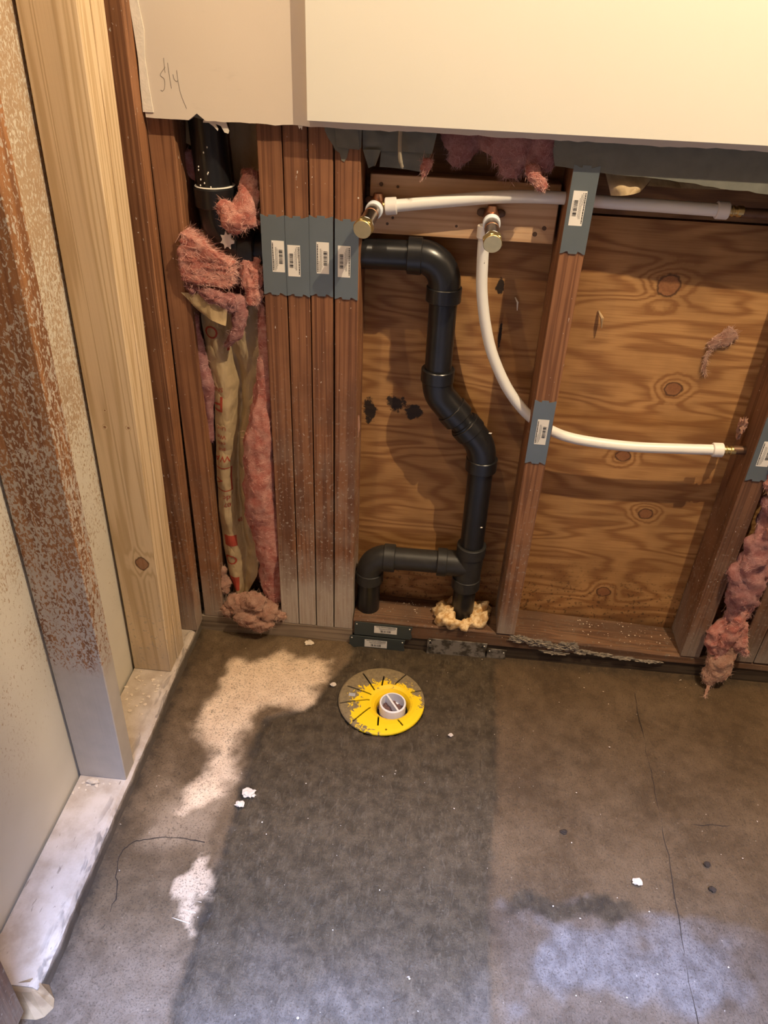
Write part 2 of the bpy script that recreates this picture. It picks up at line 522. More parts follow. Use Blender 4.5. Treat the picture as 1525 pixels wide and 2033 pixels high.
M['pink_f'] = plain('pink_fibre', (0.80, 0.45, 0.38), 0.9, 0, 0.1, 0.35, 300)
M['mauve_f'] = plain('mauve_fibre', (0.62, 0.36, 0.34), 0.9, 0, 0.1, 0.35, 300)
M['tanpink_f'] = plain('tan_fibre', (0.60, 0.40, 0.30), 0.9, 0, 0.1, 0.4, 300)
def m_foam():
    s = N('spray_foam')
    n = s.noise(s.pos, 95, 5, 0.65)
    col = s.mix(s.step(n, 0.38, 0.62), (0.80, 0.60, 0.34), (0.52, 0.29, 0.10))
    s.bump(s.noise(s.pos, 260, 3), 0.4, 0.002)
    return s.out(col, 0.7, 0, 0.3)
M['foam'] = m_foam()
M['mortar'] = plain('mortar', (0.25, 0.21, 0.165), 0.95, 0, 0.15, 0.6, 90, 0.8)
M['white'] = plain('white_plastic', (0.80, 0.77, 0.72), 0.4, 0, 0.5, 0.03, 30)
M['mud'] = plain('mud', (0.16, 0.085, 0.065), 0.8, 0, 0.3, 0.6, 180, 0.6)
M['chip'] = plain('pale_chip', (0.62, 0.52, 0.40), 0.9, 0, 0.2, 0.3, 90)
M['crack'] = plain('crack_dirt', (0.045, 0.033, 0.024), 0.95, 0, 0.1, 0.3, 90)
M['paintblob'] = plain('white_paint', (0.80, 0.76, 0.68), 0.5, 0, 0.4, 0.05, 60)

def m_yellow():
    s = N('yellow_flange')
    c = s.n('ShaderNodeCombineXYZ')
    d = s.vec('LENGTH', s.vec('MULTIPLY', s.vec('SUBTRACT', s.pos, (0.250, -0.170, 0.0)), (1, 1, 0)))
    n = s.noise(s.pos, 75, 6, 0.7, 0.8)
    side = s.vec('DOT_PRODUCT', s.vec('SUBTRACT', s.pos, (0.240, -0.155, 0)), (-0.45, 0.9, 0))
    v = s.math('ADD', s.math('MULTIPLY', d, 11.0), s.math('MULTIPLY', side, 2.2))
    v = s.math('ADD', v, s.math('MULTIPLY', n, 1.5))
    k = s.step(v, 1.47, 1.55)
    mud = s.mix(s.noise(s.pos, 160, 5, 0.7), (0.06, 0.040, 0.018), (0.34, 0.25, 0.12))
    col = s.mix(k, (0.86, 0.56, 0.012), mud)
    s.bump(k, 0.3, 0.001)
    return s.out(col, s.step(k, 0, 1, 0.38, 0.8), 0, 0.45)
M['yellow'] = m_yellow()

def m_floor():
    s = N('concrete')
    x, y, z = s.xyz()
    dry, patch, right, pale = (s.attr(a) for a in ('dry', 'patch', 'right', 'pale'))
    big = s.noise(s.pos, 8, 5, 0.6)
    mid = s.noise(s.pos, 40, 5, 0.65)
    grit = s.noise(s.pos, 330, 4, 0.7)
    tro = s.noise(s.vec('MULTIPLY', s.pos, (130, 40, 40)), 1.0, 3, 0.6, 1.2)
    damp = s.mix(s.step(s.math('ADD', s.math('MULTIPLY', big, 0.6), s.math('MULTIPLY', mid, 0.4)), 0.35, 0.65), (0.086, 0.054, 0.026), (0.165, 0.110, 0.060))
    pat = s.mix(s.step(mid, 0.3, 0.7), (0.038, 0.026, 0.013), (0.084, 0.059, 0.032))
    pat = s.mix(s.step(tro, 0.5, 0.8, 0, 0.45), pat, (0.150, 0.118, 0.078))
    rgt_ = s.mix(s.step(s.math('ADD', s.math('MULTIPLY', big, 0.6), s.math('MULTIPLY', mid, 0.4)), 0.35, 0.65), (0.068, 0.041, 0.019), (0.124, 0.080, 0.042))
    col = s.mix(right, s.mix(patch, damp, pat), rgt_)
    dr = s.mix(s.step(mid, 0.3, 0.7), (0.62, 0.45, 0.29), (0.72, 0.55, 0.37))
    col = s.mix(dry, col, dr)
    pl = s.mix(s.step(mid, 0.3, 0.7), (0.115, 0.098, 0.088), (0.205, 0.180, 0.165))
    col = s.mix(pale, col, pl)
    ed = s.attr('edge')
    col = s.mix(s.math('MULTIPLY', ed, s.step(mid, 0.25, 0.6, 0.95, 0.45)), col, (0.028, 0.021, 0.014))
    col = s.mix(s.step(grit, 0.50, 0.66, 0, 0.62), col, (0.038, 0.026, 0.015))
    g2 = s.noise(s.pos, 240, 4, 0.7)
    col = s.mix(s.step(g2, 0.60, 0.74, 0, 0.35), col, (0.30, 0.24, 0.17))
    pit = s.noise(s.pos, 75, 4, 0.7)
    col = s.mix(s.step(pit, 0.62, 0.70, 0, 0.45), col, (0.05, 0.034, 0.02))
    sp = s.noise(s.pos, 120, 2)
    col = s.mix(s.step(sp, 0.76, 0.78, 0, 0.5), col, (0.55, 0.47, 0.37))
    hgt = s.math('ADD', s.math('MULTIPLY', grit, 0.5), s.math('MULTIPLY', tro, s.math('MULTIPLY', patch, 1.2)))
    s.bump(hgt, 0.9, 0.002)
    return s.out(col, s.step(dry, 0, 1, 0.6, 0.85), 0, 0.22)
M['floor'] = m_floor()

# ------------------------------------------------------------------ floor
def poly_sd(P, poly):
    """signed distance to polygon (positive inside)"""
    poly = np.array(poly, float)
    d = np.full(len(P), 9.0)
    ins = np.zeros(len(P), bool)
    n = len(poly)
    for i in range(n):
        a, b = poly[i], poly[(i + 1) % n]
        e = b - a
        t = np.clip(((P - a) @ e) / (e @ e), 0, 1)
        d = np.minimum(d, np.linalg.norm(P - a - t[:, None] * e, axis=1))
        c = (a[1] > P[:, 1]) != (b[1] > P[:, 1])
        with np.errstate(divide='ignore', invalid='ignore'):
            ins ^= c & (P[:, 0] < (b[0] - a[0]) * (P[:, 1] - a[1]) / (b[1] - a[1]) + a[0])
    return np.where(ins, d, -d)

def sst(x, a, b):
    t = np.clip((x - a) / (b - a), 0, 1)
    return t * t * (3 - 2 * t)

FC = np.array([0.2385, -0.157])          # flange centre
HC = np.array([0.2620, -0.1640])         # its hole
def make_floor():
    xs = np.concatenate([[-0.42, -0.36, -0.31, -0.27, -0.23], np.arange(-0.20, 1.12, 0.005), [1.16, 1.22, 1.3, 1.4, 1.55, 1.75]])
    ys = np.concatenate([[-2.4, -2.0, -1.6, -1.3, -1.15, -1.05], np.arange(-0.98, 0.02, 0.005), [0.05, 0.1, 0.14]])
    X, Y = np.meshgrid(xs, ys)
    P = np.stack([X.ravel(), Y.ravel()], 1)
    P3 = np.c_[P, np.zeros(len(P))]
    by = np.array([-2.5, -0.755, -0.469, -0.30, -0.235, -0.218, -0.20, -0.18, -0.146, -0.114, -0.05, 0.2])
    bx = np.array([0.0, 0.0, 0.0034, 0.006, 0.010, 0.045, 0.078, 0.10, 0.113, 0.12, 0.155, 0.16])
    bd = np.interp(P[:, 1], by, bx) + 0.006 * fbm(P3 * 45, 3)
    e = P[:, 0] - bd
    patch = sst(e, -0.002, 0.006)
    rx = 0.471 + 0.004 * fbm(P3 * 30 + 5, 3) - 0.02 * sst(-P[:, 1], 0.3, 0.55)
    right = sst(P[:, 0], rx - 0.006, rx + 0.006)
    dp = [(-.105, -.135), (-.085, -.085), (.0076, -.058), (.048, -.040), (.135, -.045), (.118, -.14), (.085, -.19), (.012, -.205),
          (-.004, -.27), (-.015, -.33), (-.022, -.41), (-.055, -.45), (-.09, -.46), (-.085, -.38), (-.075, -.33), (-.122, -.27)]
    sd = poly_sd(P, dp) + 0.022 * fbm(P3 * 22 + 3, 4)
    dry = sst(sd, -0.010, 0.026) * (1 - patch)
    dry = np.maximum(dry, 0.22 * sst(poly_sd(P, [(-.12, -.40), (-.02, -.40), (-.02, -.52), (-.14, -.52)]) + 0.02 * fbm(P3 * 20, 3), -0.02, 0.03) * (1 - patch))
    dry = np.maximum(dry, 0.75 * sst(poly_sd(P, [(-.03, -.54), (.0, -.56), (-.005, -.65), (-.03, -.64), (-.05, -.59)]) + 0.02 * fbm(P3 * 40, 4), -0.004, 0.012))
    n1 = 0.012 * fbm(P3 * 28 + 9, 4)
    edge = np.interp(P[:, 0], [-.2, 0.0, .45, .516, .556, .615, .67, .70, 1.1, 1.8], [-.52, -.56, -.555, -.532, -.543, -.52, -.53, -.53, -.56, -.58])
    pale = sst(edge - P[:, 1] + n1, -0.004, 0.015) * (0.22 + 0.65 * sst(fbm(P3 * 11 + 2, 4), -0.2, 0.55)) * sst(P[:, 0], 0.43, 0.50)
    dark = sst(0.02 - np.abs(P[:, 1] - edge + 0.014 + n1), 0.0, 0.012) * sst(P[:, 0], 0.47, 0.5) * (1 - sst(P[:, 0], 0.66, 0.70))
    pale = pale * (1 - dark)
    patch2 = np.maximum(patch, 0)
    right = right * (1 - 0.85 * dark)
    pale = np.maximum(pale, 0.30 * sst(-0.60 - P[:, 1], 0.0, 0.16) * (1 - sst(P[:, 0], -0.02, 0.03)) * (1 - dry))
    pale = np.maximum(pale, 0.5 * sst(-0.58 - P[:, 1], 0.0, 0.2) * patch * (1 - right) * (0.6 + 0.4 * fbm(P3 * 18, 3)))  # near patch drier and paler, partly daylight painted into the concrete colour
    Z = 0.0045 * (1 - patch) + 0.0022 * (1 - sst(np.abs(e - 0.008), 0, 0.012)) * fbm(P3 * 60, 2) + 0.0016 * fbm(P3 * 14, 3)
    Z -= 0.003 * np.exp(-((e - 0.006) / 0.006) ** 2)
    dF = np.linalg.norm(P - FC, axis=1)
    Z = np.where(dF < 0.0865, -0.022, Z * sst(dF, 0.085, 0.12))
    dH = np.linalg.norm(P - HC, axis=1)
    Z = np.where(dH < 0.045, -0.06, Z)
    nx, ny = len(xs), len(ys)
    V = np.c_[P, Z]
    idx = np.arange(nx * ny).reshape(ny, nx)
    F = np.stack([idx[:-1, :-1], idx[:-1, 1:], idx[1:, 1:], idx[1:, :-1]], -1).reshape(-1, 4)
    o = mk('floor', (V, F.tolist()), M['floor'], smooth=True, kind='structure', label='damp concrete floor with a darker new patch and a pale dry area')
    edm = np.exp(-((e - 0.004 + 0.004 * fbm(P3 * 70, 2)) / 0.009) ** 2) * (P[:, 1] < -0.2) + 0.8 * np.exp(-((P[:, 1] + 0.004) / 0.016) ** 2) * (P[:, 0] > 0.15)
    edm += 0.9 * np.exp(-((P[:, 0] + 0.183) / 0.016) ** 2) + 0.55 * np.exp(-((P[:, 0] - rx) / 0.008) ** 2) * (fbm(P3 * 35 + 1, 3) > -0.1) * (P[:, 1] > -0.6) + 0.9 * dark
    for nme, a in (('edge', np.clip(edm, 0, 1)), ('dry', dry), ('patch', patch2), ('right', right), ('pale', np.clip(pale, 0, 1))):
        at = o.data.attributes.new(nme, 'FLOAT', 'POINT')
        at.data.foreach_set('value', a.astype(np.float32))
    return o
FLOOR = make_floor()

def crack(pts, w, zz, name='crack'):
    P = np.array(spline([(x, y, zz) for x, y in pts], 8))
    P[:, :2] += 0.0022 * np.c_[fbm(P * 110, 3), fbm(P * 110 + 4, 3)]
    ww = w * (0.7 + 0.5 * np.abs(fbm(P * 70 + 8, 2)))
    return mk(name, tube([tuple(q) for q in P], list(ww), 6), M['crack'], FLOOR)
crack([(0.7695, -0.03), (0.7645, -0.2), (0.7626, -0.327), (0.756, -0.5), (0.7466, -0.66), (0.742, -0.9)], 0.0008, -0.0002)
crack([(0.80, -0.372), (0.86, -0.366), (0.95, -0.357), (1.1, -0.345)], 0.0007, 0.0001)
crack([(-0.03, -0.505), (-0.09, -0.503), (-0.149, -0.52), (-0.159, -0.555), (-0.142, -0.604), (-0.1405, -0.628), (-0.1414, -0.66), (-0.155, -0.684), (-0.1685, -0.714)], 0.0009, 0.0036)

for i in range(5):
    a = (-0.085 + i * 0.016, -0.640 + 0.006 * i)
    mk('mesh_mark', tube([(a[0], a[1], 0.0042), (a[0] + 0.022, a[1] + 0.045 - 0.004 * i, 0.0043)], 0.0007, 5), M['chip'], FLOOR)
for i in range(4):
    mk('mesh_mark', tube([(-0.078 + i * 0.006, -0.628 + i * 0.013, 0.0042), (-0.012 + 0.004 * i, -0.640 + i * 0.017, 0.0043)], 0.0007, 5), M['chip'], FLOOR)

# ------------------------------------------------------------------ back wall
WB = empty('wall_back', (0.4, 0.05, 0.0), kind='structure', label='open back wall of reddish studs over plywood sheathing')
def soletop(x):
    return np.interp(x, [0.16, 0.4, 0.52, 0.87, 1.3], [0.076, 0.073, 0.070, 0.055, 0.05])
mk('sheathing_panel', box(-0.30, 1.75, 0.089, 0.105, 0.0, 0.9165), M['ply'], WB)
mk('sheathing_panel', box(-0.30, 1.75, 0.092, 0.108, 0.9195, 2.4), M['ply2'], WB)
mk('joint_backing', box(-0.30, 1.75, 0.109, 0.112, 0.0, 2.4), M['felt'], WB)  # dark backing added so the sky does not leak through the panel joint
def stud(name, x0, x1, z0, mat, lean=0.0, y0=0.0, y1=0.088, z1=2.4, parent=WB, label=None, seed=0):
    o = mk('stud', board_z(x0, x1, y0, y1, z0, z1, lean, seed=seed), mat, parent, bevel=0.0012)
    if label: o['label'] = label
    return o
stud('', -0.1735, -0.1320, 0.046, M['stud2'], 0.016, label='brown stud in the corner beside the insulation', seed=1)
stud('', 0.0000, 0.0374, 0.046, M['stud'], 0, seed=2)
stud('', 0.0394, 0.0762, 0.046, M['stud'], 0, seed=3)
stud('', 0.0782, 0.1148, 0.045, M['stud'], 0, seed=4)
stud('', 0.1176, 0.1570, 0.046, M['stud'], 0, seed=5)
stud('', 0.4700, 0.5085, 0.072, M['stud2'], 0, seed=6)
stud('', 0.8640, 0.9040, 0.056, M['stud3'], 0, seed=7)
stud('', 0.9790, 1.0160, 0.056, M['stud3'], 0, seed=8)
stud('', 1.0175, 1.0560, 0.056, M['stud3'], 0, seed=9)
stud('', 1.40, 1.44, 0.056, M['stud3'], 0, seed=10)
mk('sole_plate', box(-0.186, 0.158, 0.0, 0.088, 0.0, 0.0455), wood('grey_sole', (0.34, 0.26, 0.18), (0.20, 0.145, 0.10), 'x', 5, 50, 1.4, (380, 9), blotch=0.5), WB, bevel=0.0015)
def sole_right():
    xs = np.linspace(0.1585, 1.75, 40)
    V, F = [], []
    for i, x in enumerate(xs):
        t = float(soletop(x)) + 0.001 * vnoise(np.array([[x * 30, 0, 0]]))[0]
        fz = 0.003 * vnoise(np.array([[x * 25, 7, 0]]))[0]
        V += [(x, 0.0 + fz * 0.3, 0.0365), (x, 0.001, t - 0.004 + fz * 0.6), (x, 0.004, t), (x, 0.088, t), (x, 0.088, 0.0365)]
        if i:
            a = 5 * (i - 1)
            F += [(a + k, a + (k + 1) % 5, a + 5 + (k + 1) % 5, a + 5 + k) for k in range(5)]
    F += [tuple(range(5)), tuple(reversed(range(5 * 39, 5 * 40)))]
    return V, F
mk('sole_plate', sole_right(), M['sole'], WB)
mk('sole_plate', box(0.1585, 1.75, 0.003, 0.088, -0.01, 0.036), wood('wet_sole', (0.085, 0.06, 0.038), (0.045, 0.03, 0.02), 'x', 5, 50, 1.4, (380, 9), blotch=0.5), WB, bevel=0.0015)
mk('blocking_board', box(0.1665, 0.4640, 0.050, 0.088, 0.877, 0.967), M['block'], WB, bevel=0.001, label='pale pine board holding the two water stub-outs')

# upper drywall with ragged lower and left edge, opening above the framing
def drywall():
    bot = []
    xs = np.linspace(-0.160, 1.75, 150)
    for x in xs:
        n = vnoise(np.array([[x * 120, 1, 0], [x * 30, 4, 0]]))
        zz = 1.0365 + 0.0010 * n[0] + 0.0008 * n[1]
        if -0.092 < x < -0.076:
            zz += 0.010 * max(0, 1 - abs(x + 0.084) / 0.008)
        bot.append((x, zz))
    left = []
    for z in np.linspace(2.4, 1.05, 90):
        left.append((-0.1605 + 0.0012 * vnoise(np.array([[z * 90, 3, 0]]))[0], z))
    poly = bot + [(1.75, 2.4)] + left
    return prism(poly, -0.0135, -0.001)
DW = mk('drywall_sheet', drywall(), M['drywall'], WB, label='cream drywall with a ragged lower edge and a pencil mark')
edge = [(-0.1615 + 0.0015 * math.sin(i * 1.7), 2.4 - i * 0.0339) for i in range(41)] + [(-0.149 + 0.0022 * math.sin(i * 2.3 + 1), 1.044 + i * 0.0339) for i in range(41)]
mk('drywall_edge', prism(edge, -0.0150, -0.0133), M['plaster'], WB)
for pts in ([(-0.1235, 1.1134), (-0.1237, 1.0993), (-0.1235, 1.0953)],
            [(-0.1226, 1.1024), (-0.131, 1.0925), (-0.1263, 1.088), (-0.1256, 1.0829), (-0.1272, 1.0756), (-0.1303, 1.0723), (-0.1331, 1.0732)],
            [(-0.1185, 1.1076), (-0.1179, 1.0935), (-0.1168, 1.0759)],
            [(-0.1124, 1.0937), (-0.1114, 1.0881), (-0.1086, 1.0853), (-0.1061, 1.0862)],
            [(-0.1065, 1.0991), (-0.1059, 1.0858), (-0.1042, 1.0714), (-0.1011, 1.0611), (-0.0973, 1.0511)]):
    mk('pencil_stroke', tube(spline([(x, -0.0136, z) for x, z in pts], 6), 0.00035, 5), M['pencil'], WB)
def tear(pts, y, th=0.002, mat='plaster', name='torn_flap', parent=None):
    return mk(name, prism(pts, y - th, y), M[mat], parent if parent else WB)
tear([(-0.0755, 1.037), (-0.0765, 1.0335), (-0.068, 1.0335), (-0.061, 1.029), (-0.0555, 1.0235), (-0.0545, 1.026), (-0.058, 1.0325), (-0.0525, 1.031), (-0.0500, 1.0300),
      (-0.0455, 1.022), (-0.0400, 1.0205), (-0.0385, 1.024), (-0.0415, 1.034), (-0.0445, 1.0375)], -0.006, 0.0025)
tear([(-0.0885, 1.040), (-0.0865, 1.047), (-0.0825, 1.0535), (-0.0815, 1.060), (-0.0808, 1.053), (-0.0795, 1.044), (-0.076, 1.0375)], -0.0085, 0.001, 'felt')
tear([(0.0655, 1.037), (0.0675, 1.0325), (0.0695, 1.035), (0.071, 1.0315), (0.0725, 1.0372)], -0.011, 0.0015)

# cream panel over the drywall
mk('wall_panel', box(0.082, 1.75, -0.0300, -0.0140, 1.0458, 1.72), M['panel'], bevel=0.0006,
   label='smooth cream panel fixed over the upper drywall at the right', cat='panel')

# ------------------------------------------------------------------ left wall
WL = empty('wall_left', (-0.23, -0.4, 0.0), kind='structure', label='open left wall of studs with a dusty sole plate')
LEAN = 0.056   # over 2.36 m
def lstud(y0, y1, x0, x1, z0, mat, label=None, lean=LEAN, seed=0):
    o = mk('stud', board_z(x0, x1, y0, y1, z0, 2.4, lean, seed=seed), mat, WL, bevel=0.0012)
    if label: o['label'] = label
    return o
lstud(-0.1650, -0.1275, -0.2735, -0.1965, 0.036, M['pale'], 'pale new pine stud with a round knot', seed=20)
lstud(-0.1268, -0.0880, -0.2735, -0.1945, 0.036, M['pale'], seed=21)
lstud(-0.0400, -0.0020, -0.2700, -0.1790, 0.036, M['stud2'], 'dark brown corner stud behind the pale studs', 0.034, seed=22)
lstud(-0.4250, -0.3880, -0.2745, -0.1905, 0.036, M['old'], 'old stud spattered with cream texture paint', seed=23)
lstud(-0.8350, -0.7950, -0.2780, -0.1905, 0.036, M['stud3'], 'dark weathered stud at the near end of the left wall', seed=24)
def lsole():
    ys = np.linspace(0.088, -0.765, 60)
    V, F = [], []
    for i, y in enumerate(ys):
        n = vnoise(np.array([[y * 60, 1, 0], [y * 25, 5, 0], [y * 90, 9, 0]]))
        e = -0.186 + 0.0012 * n[0] + 0.0014 * n[1]
        t = 0.0355 + 0.0006 * n[2]
        V += [(-0.274, y, 0.0), (-0.274, y, 0.0355), (e - 0.006, y, t), (e, y, 0.030 + 0.002 * n[1]), (e + 0.002, y, 0.0)]
        if i:
            a = 5 * (i - 1)
            F += [(a + k, a + (k + 1) % 5, a + 5 + (k + 1) % 5, a + 5 + k) for k in range(5)]
    F += [tuple(range(5)), tuple(reversed(range(5 * 59, 5 * 60)))]
    return V, F
mk('sole_plate', lsole(), M['sole_dusty'], WL, smooth=False)
mk('broken_end', slab([(-0.236, -0.800, 0.001), (-0.172, -0.796, 0.001), (-0.158, -0.772, 0.001), (-0.190, -0.740, 0.001)],
                      [(-0.236, -0.765, 0.036), (-0.205, -0.768, 0.036), (-0.189, -0.762, 0.034), (-0.196, -0.745, 0.036)]), wood('broken_wood', (0.33, 0.235, 0.13), (0.22, 0.145, 0.075), 'x', 4.0, 30.0, 1.4, (400, 8), blotch=0.3), WL, bevel=0.006, label='tan broken end of the sole plate')
mk('drywall_sheet', slab([(-0.295, -2.4, 0.0), (-0.2795, -2.4, 0.0), (-0.2795, 0.088, 0.0), (-0.295, 0.088, 0.0)],
                         [(-0.295 + LEAN, -2.4, 2.4), (-0.2795 + LEAN, -2.4, 2.4), (-0.2795 + LEAN, 0.088, 2.4), (-0.295 + LEAN, 0.088, 2.4)]), M['spray'], WL)

# ------------------------------------------------------------------ rest of the room, plus an added light-blocking slab
mk('wall_right', box(1.75, 1.85, -2.4, 0.11, 0.0, 2.4), M['room'], kind='structure')
mk('ceiling_or_baffle', box(-0.30, 1.85, -0.643, 0.11, 2.4, 2.46), M['room'], kind='structure')
mk('ceiling_or_baffle', box(-0.20, 1.75, -2.4, -0.6505, 1.90, 1.95), M['room'], kind='structure')  # unseen slab added to cut the bulbs' light off the near floor
mk('wall_front', box(-0.30, 1.85, -2.5, -2.4, 0, 1.95), M['room'], kind='structure')

# ------------------------------------------------------------------ nail plates
def notch_outline(x0, w, zt, h):
    k = [(0, 0), (.10, -.0010), (.22, -.0032), (.325, -.0038), (.335, -.0002), (.65, -.0002), (.66, -.0038), (.80, -.0026), (.93, -.0006), (1, -.0002)]
    t = [(x0 + a * w, zt + b) for a, b in k]
    b_ = [(x0 + a * w, zt - h + (0.0 if b == 0 else b + 0.0036) - (0 if a in (0, 1) else 0.0)) for a, b in k]
    b_ = [(x0 + a * w, zt - h + v) for a, v in [(1, -.0003), (.93, 0), (.80, .0028), (.70, .0040), (.66, .0002), (.335, .0002), (.30, .0038), (.22, .0034), (.10, .0008), (0, 0)]]
    return t[::-1] + b_[::-1] if False else t + b_

def sticker(root, x0, z0, w, h, flip, horiz=False, y=-0.0016):
    st = mk('sticker', box(x0, x0 + w, y - 0.0003, y, z0, z0 + h), M['paper'], root, label='white barcode sticker')
    def R(a0, a1, b0, b1):          # a along the long side, b across it (0..1)
        if flip:
            a0, a1, b0, b1 = 1 - a1, 1 - a0, 1 - b1, 1 - b0
        if horiz:
            return box(x0 + a0 * w, x0 + a1 * w, y - 0.0005, y - 0.0002, z0 + b0 * h, z0 + b1 * h)
        return box(x0 + b0 * w, x0 + b1 * w, y - 0.0005, y - 0.0002, z0 + a0 * h, z0 + a1 * h)
    bars, a = [], 0.27
    r2 = random.Random(5)
    while a < 0.73:
        t = r2.choice([0.008, 0.014, 0.022])
        bars.append(R(a, a + t, 0.56, 0.84))
        a += t + r2.choice([0.008, 0.014, 0.024])
    mk('barcode', join(*bars), M['ink'], st)
    tx = []
    def words(b0, b1, a0, a1, wl):
        q = a0
        while q < a1:
            l = r2.uniform(0.5, 1.2) * wl
            tx.append(R(q, min(a1, q + l), b0, b1))
            q += l + 0.012
    words(0.05, 0.12, 0.05, 0.93, 0.07)
    words(0.18, 0.205, 0.05, 0.40, 0.05)
    words(0.27, 0.295, 0.05, 0.80, 0.05)
    words(0.35, 0.375, 0.10, 0.80, 0.05)
    words(0.43, 0.45, 0.2, 0.75, 0.05)
    words(0.89, 0.91, 0.28, 0.72, 0.03)
    mk('printed_lines', join(*tx), M['ink'], st)
    return st

GP = 'galvanised nail plates over the pipe holes'
def nail_plate(x0, w, zt, stk, flip, label, mat='galv', h=0.127):
    e = empty('nail_plate', (x0 + w / 2, -0.001, zt - h), label=label, cat='nail plate', group=GP)
    mk('plate', prism(notch_outline(x0, w, zt, h), -0.0016, -0.0001), M[mat], e)
    if stk:
        sticker(e, *stk, 0.0202, 0.0497, flip)
    return e
nail_plate(0.0000, 0.0382, 0.9083, (0.0160, 0.8195), False, 'grey nail plate on the leftmost of the four grouped studs')
nail_plate(0.0388, 0.0380, 0.9083, (0.0416, 0.8140), True, 'grey nail plate second from left on the four grouped studs')
nail_plate(0.0772, 0.0380, 0.9110, (0.0885, 0.8215), False, 'grey nail plate third from left on the four grouped studs')
nail_plate(0.1180, 0.0380, 0.9084, (0.1230, 0.8180), True, 'grey nail plate beside the left brass cap')
nail_plate(0.4703, 0.0385, 1.0045, (0.4760, 0.9196), True, 'grey nail plate high on the middle stud over the straight white hose')
nail_plate(0.4700, 0.0372, 0.6268, (0.4805, 0.5405), False, 'blue-grey nail plate low on the middle stud over the curved white hose')
nail_plate(0.8650, 0.0395, 0.6265, (0.8745, 0.5310), False, 'blue-grey nail plate on the stud at the right edge')

def flat_plate(x0, x1, z0, z1, mat, label, stk=None, y=-0.0001, tilt=0.0):
    e = empty('nail_plate', ((x0 + x1) / 2, y, z0), label=label, cat='nail plate', group='nail plates along the sole plate')
    k = 0.003
    poly = [(x0, z0), (x1 - k * 1.2, z0 - tilt), (x1, z0 - tilt + 0.006), (x1 - k, (z0 + z1) / 2), (x1, z1 - tilt), (x0 + 0.002, z1), (x0, z1 - 0.006)]
    mk('plate', prism(poly, y - 0.0018, y), M[mat], e)
    for (nx, nz) in ((x0 + 0.005, z1 - 0.006), (x1 - 0.006, z1 - 0.008)):
        mk('nail_head', tube([(nx, y - 0.0018, nz), (nx, y - 0.003, nz)], [0.0018, 0.0012], 10), M['bright'], e)
    if stk:
        sticker(e, *stk, True, True, y=y - 0.0018)
    return e
flat_plate(0.1620, 0.2890, 0.0345, 0.0715, 'galv_dark', 'dark grey nail plate with sticker, upper of the two on the sole plate', (0.2055, 0.0445, 0.0500, 0.0200), y=-0.0015, tilt=0.0015)
flat_plate(0.1520, 0.2750, -0.0030, 0.0330, 'galv_dark', 'dark grey nail plate with sticker, lower of the two at the floor', (0.1858, 0.0035, 0.0495, 0.0210), y=-0.0045, tilt=0.001)
bp = flat_plate(0.3240, 0.4540, -0.002, 0.0435, 'mudsteel', 'bare muddy steel plate with black triangles under the foam ring', y=-0.0030)
for cx, cz, s_ in ((0.3305, 0.0335, 1), (0.3305, 0.015, -1), (0.4440, 0.0350, 1)):
    mk('triangle_mark', prism([(cx - 0.0028, cz - 0.004 * s_), (cx + 0.0028, cz - 0.004 * s_), (cx, cz + 0.0045 * s_)], -0.0053, -0.0047), M['ink'], bp)
flat_plate(0.4560, 0.4980, -0.002, 0.0275, 'mudsteel', 'short muddy steel plate end right of the bare plate', y=-0.0010)

# ------------------------------------------------------------------ black drain pipe
DP = empty('drain_pipe', (0.394, 0.044, 0.06), label='black plastic drain pipe running through the studs and down to the floor', cat='pipe')
PY = 0.044
r0, rh = 0.0240, 0.0300
def pipe(pts, name='pipe', mat='black', r=r0, seg=28):
    return mk(name, tube(pts, r, seg), M[mat], DP, smooth=False)
def smoothy(o):
    o.data.polygons.foreach_set('use_smooth', [len(p.vertices) == 4 for p in o.data.polygons])
def hub(o, p, d, h0, h1, mat='black', r=rh):
    q = mk('hub', ring(p, d, r0 * 0.98, r, h0, h1, 28), M[mat], o)
    smoothy2(q)
def smoothy2(o):
    o.data.polygons.foreach_set('use_smooth', [True] * len(o.data.polygons))
    try:
        o.data.set_sharp_from_angle(angle=math.radians(35))
    except Exception:
        pass
def elbow(pts, hubs, mat='black', r=0.0275, name='elbow'):
    o = mk(name, tube(pts, r, 28), M[mat], DP)
    smoothy2(o)
    for p, d, h0, h1 in hubs:
        hub(o, p, d, h0, h1, mat)
    return o
H = math.pi / 2
# run through the grouped studs and upper elbow
smoothy2(pipe([(-0.045, PY, 0.842), (0.25, PY, 0.847)]))
elbow([(0.236, PY, 0.847), (0.25, PY, 0.847)] + arc((0.252, PY, 0.803), (0, 0, 1), (1, 0, 0), 0.044, 0, H, 12) + [(0.296, PY, 0.79)],
      [((0.236, PY, 0.847), (1, 0, 0), -0.004, 0.020), ((0.2965, PY, 0.80), (0, 0, -1), 0.0, 0.025)])
smoothy2(pipe([(0.2965, PY, 0.80), (0.2975, PY, 0.62)]))
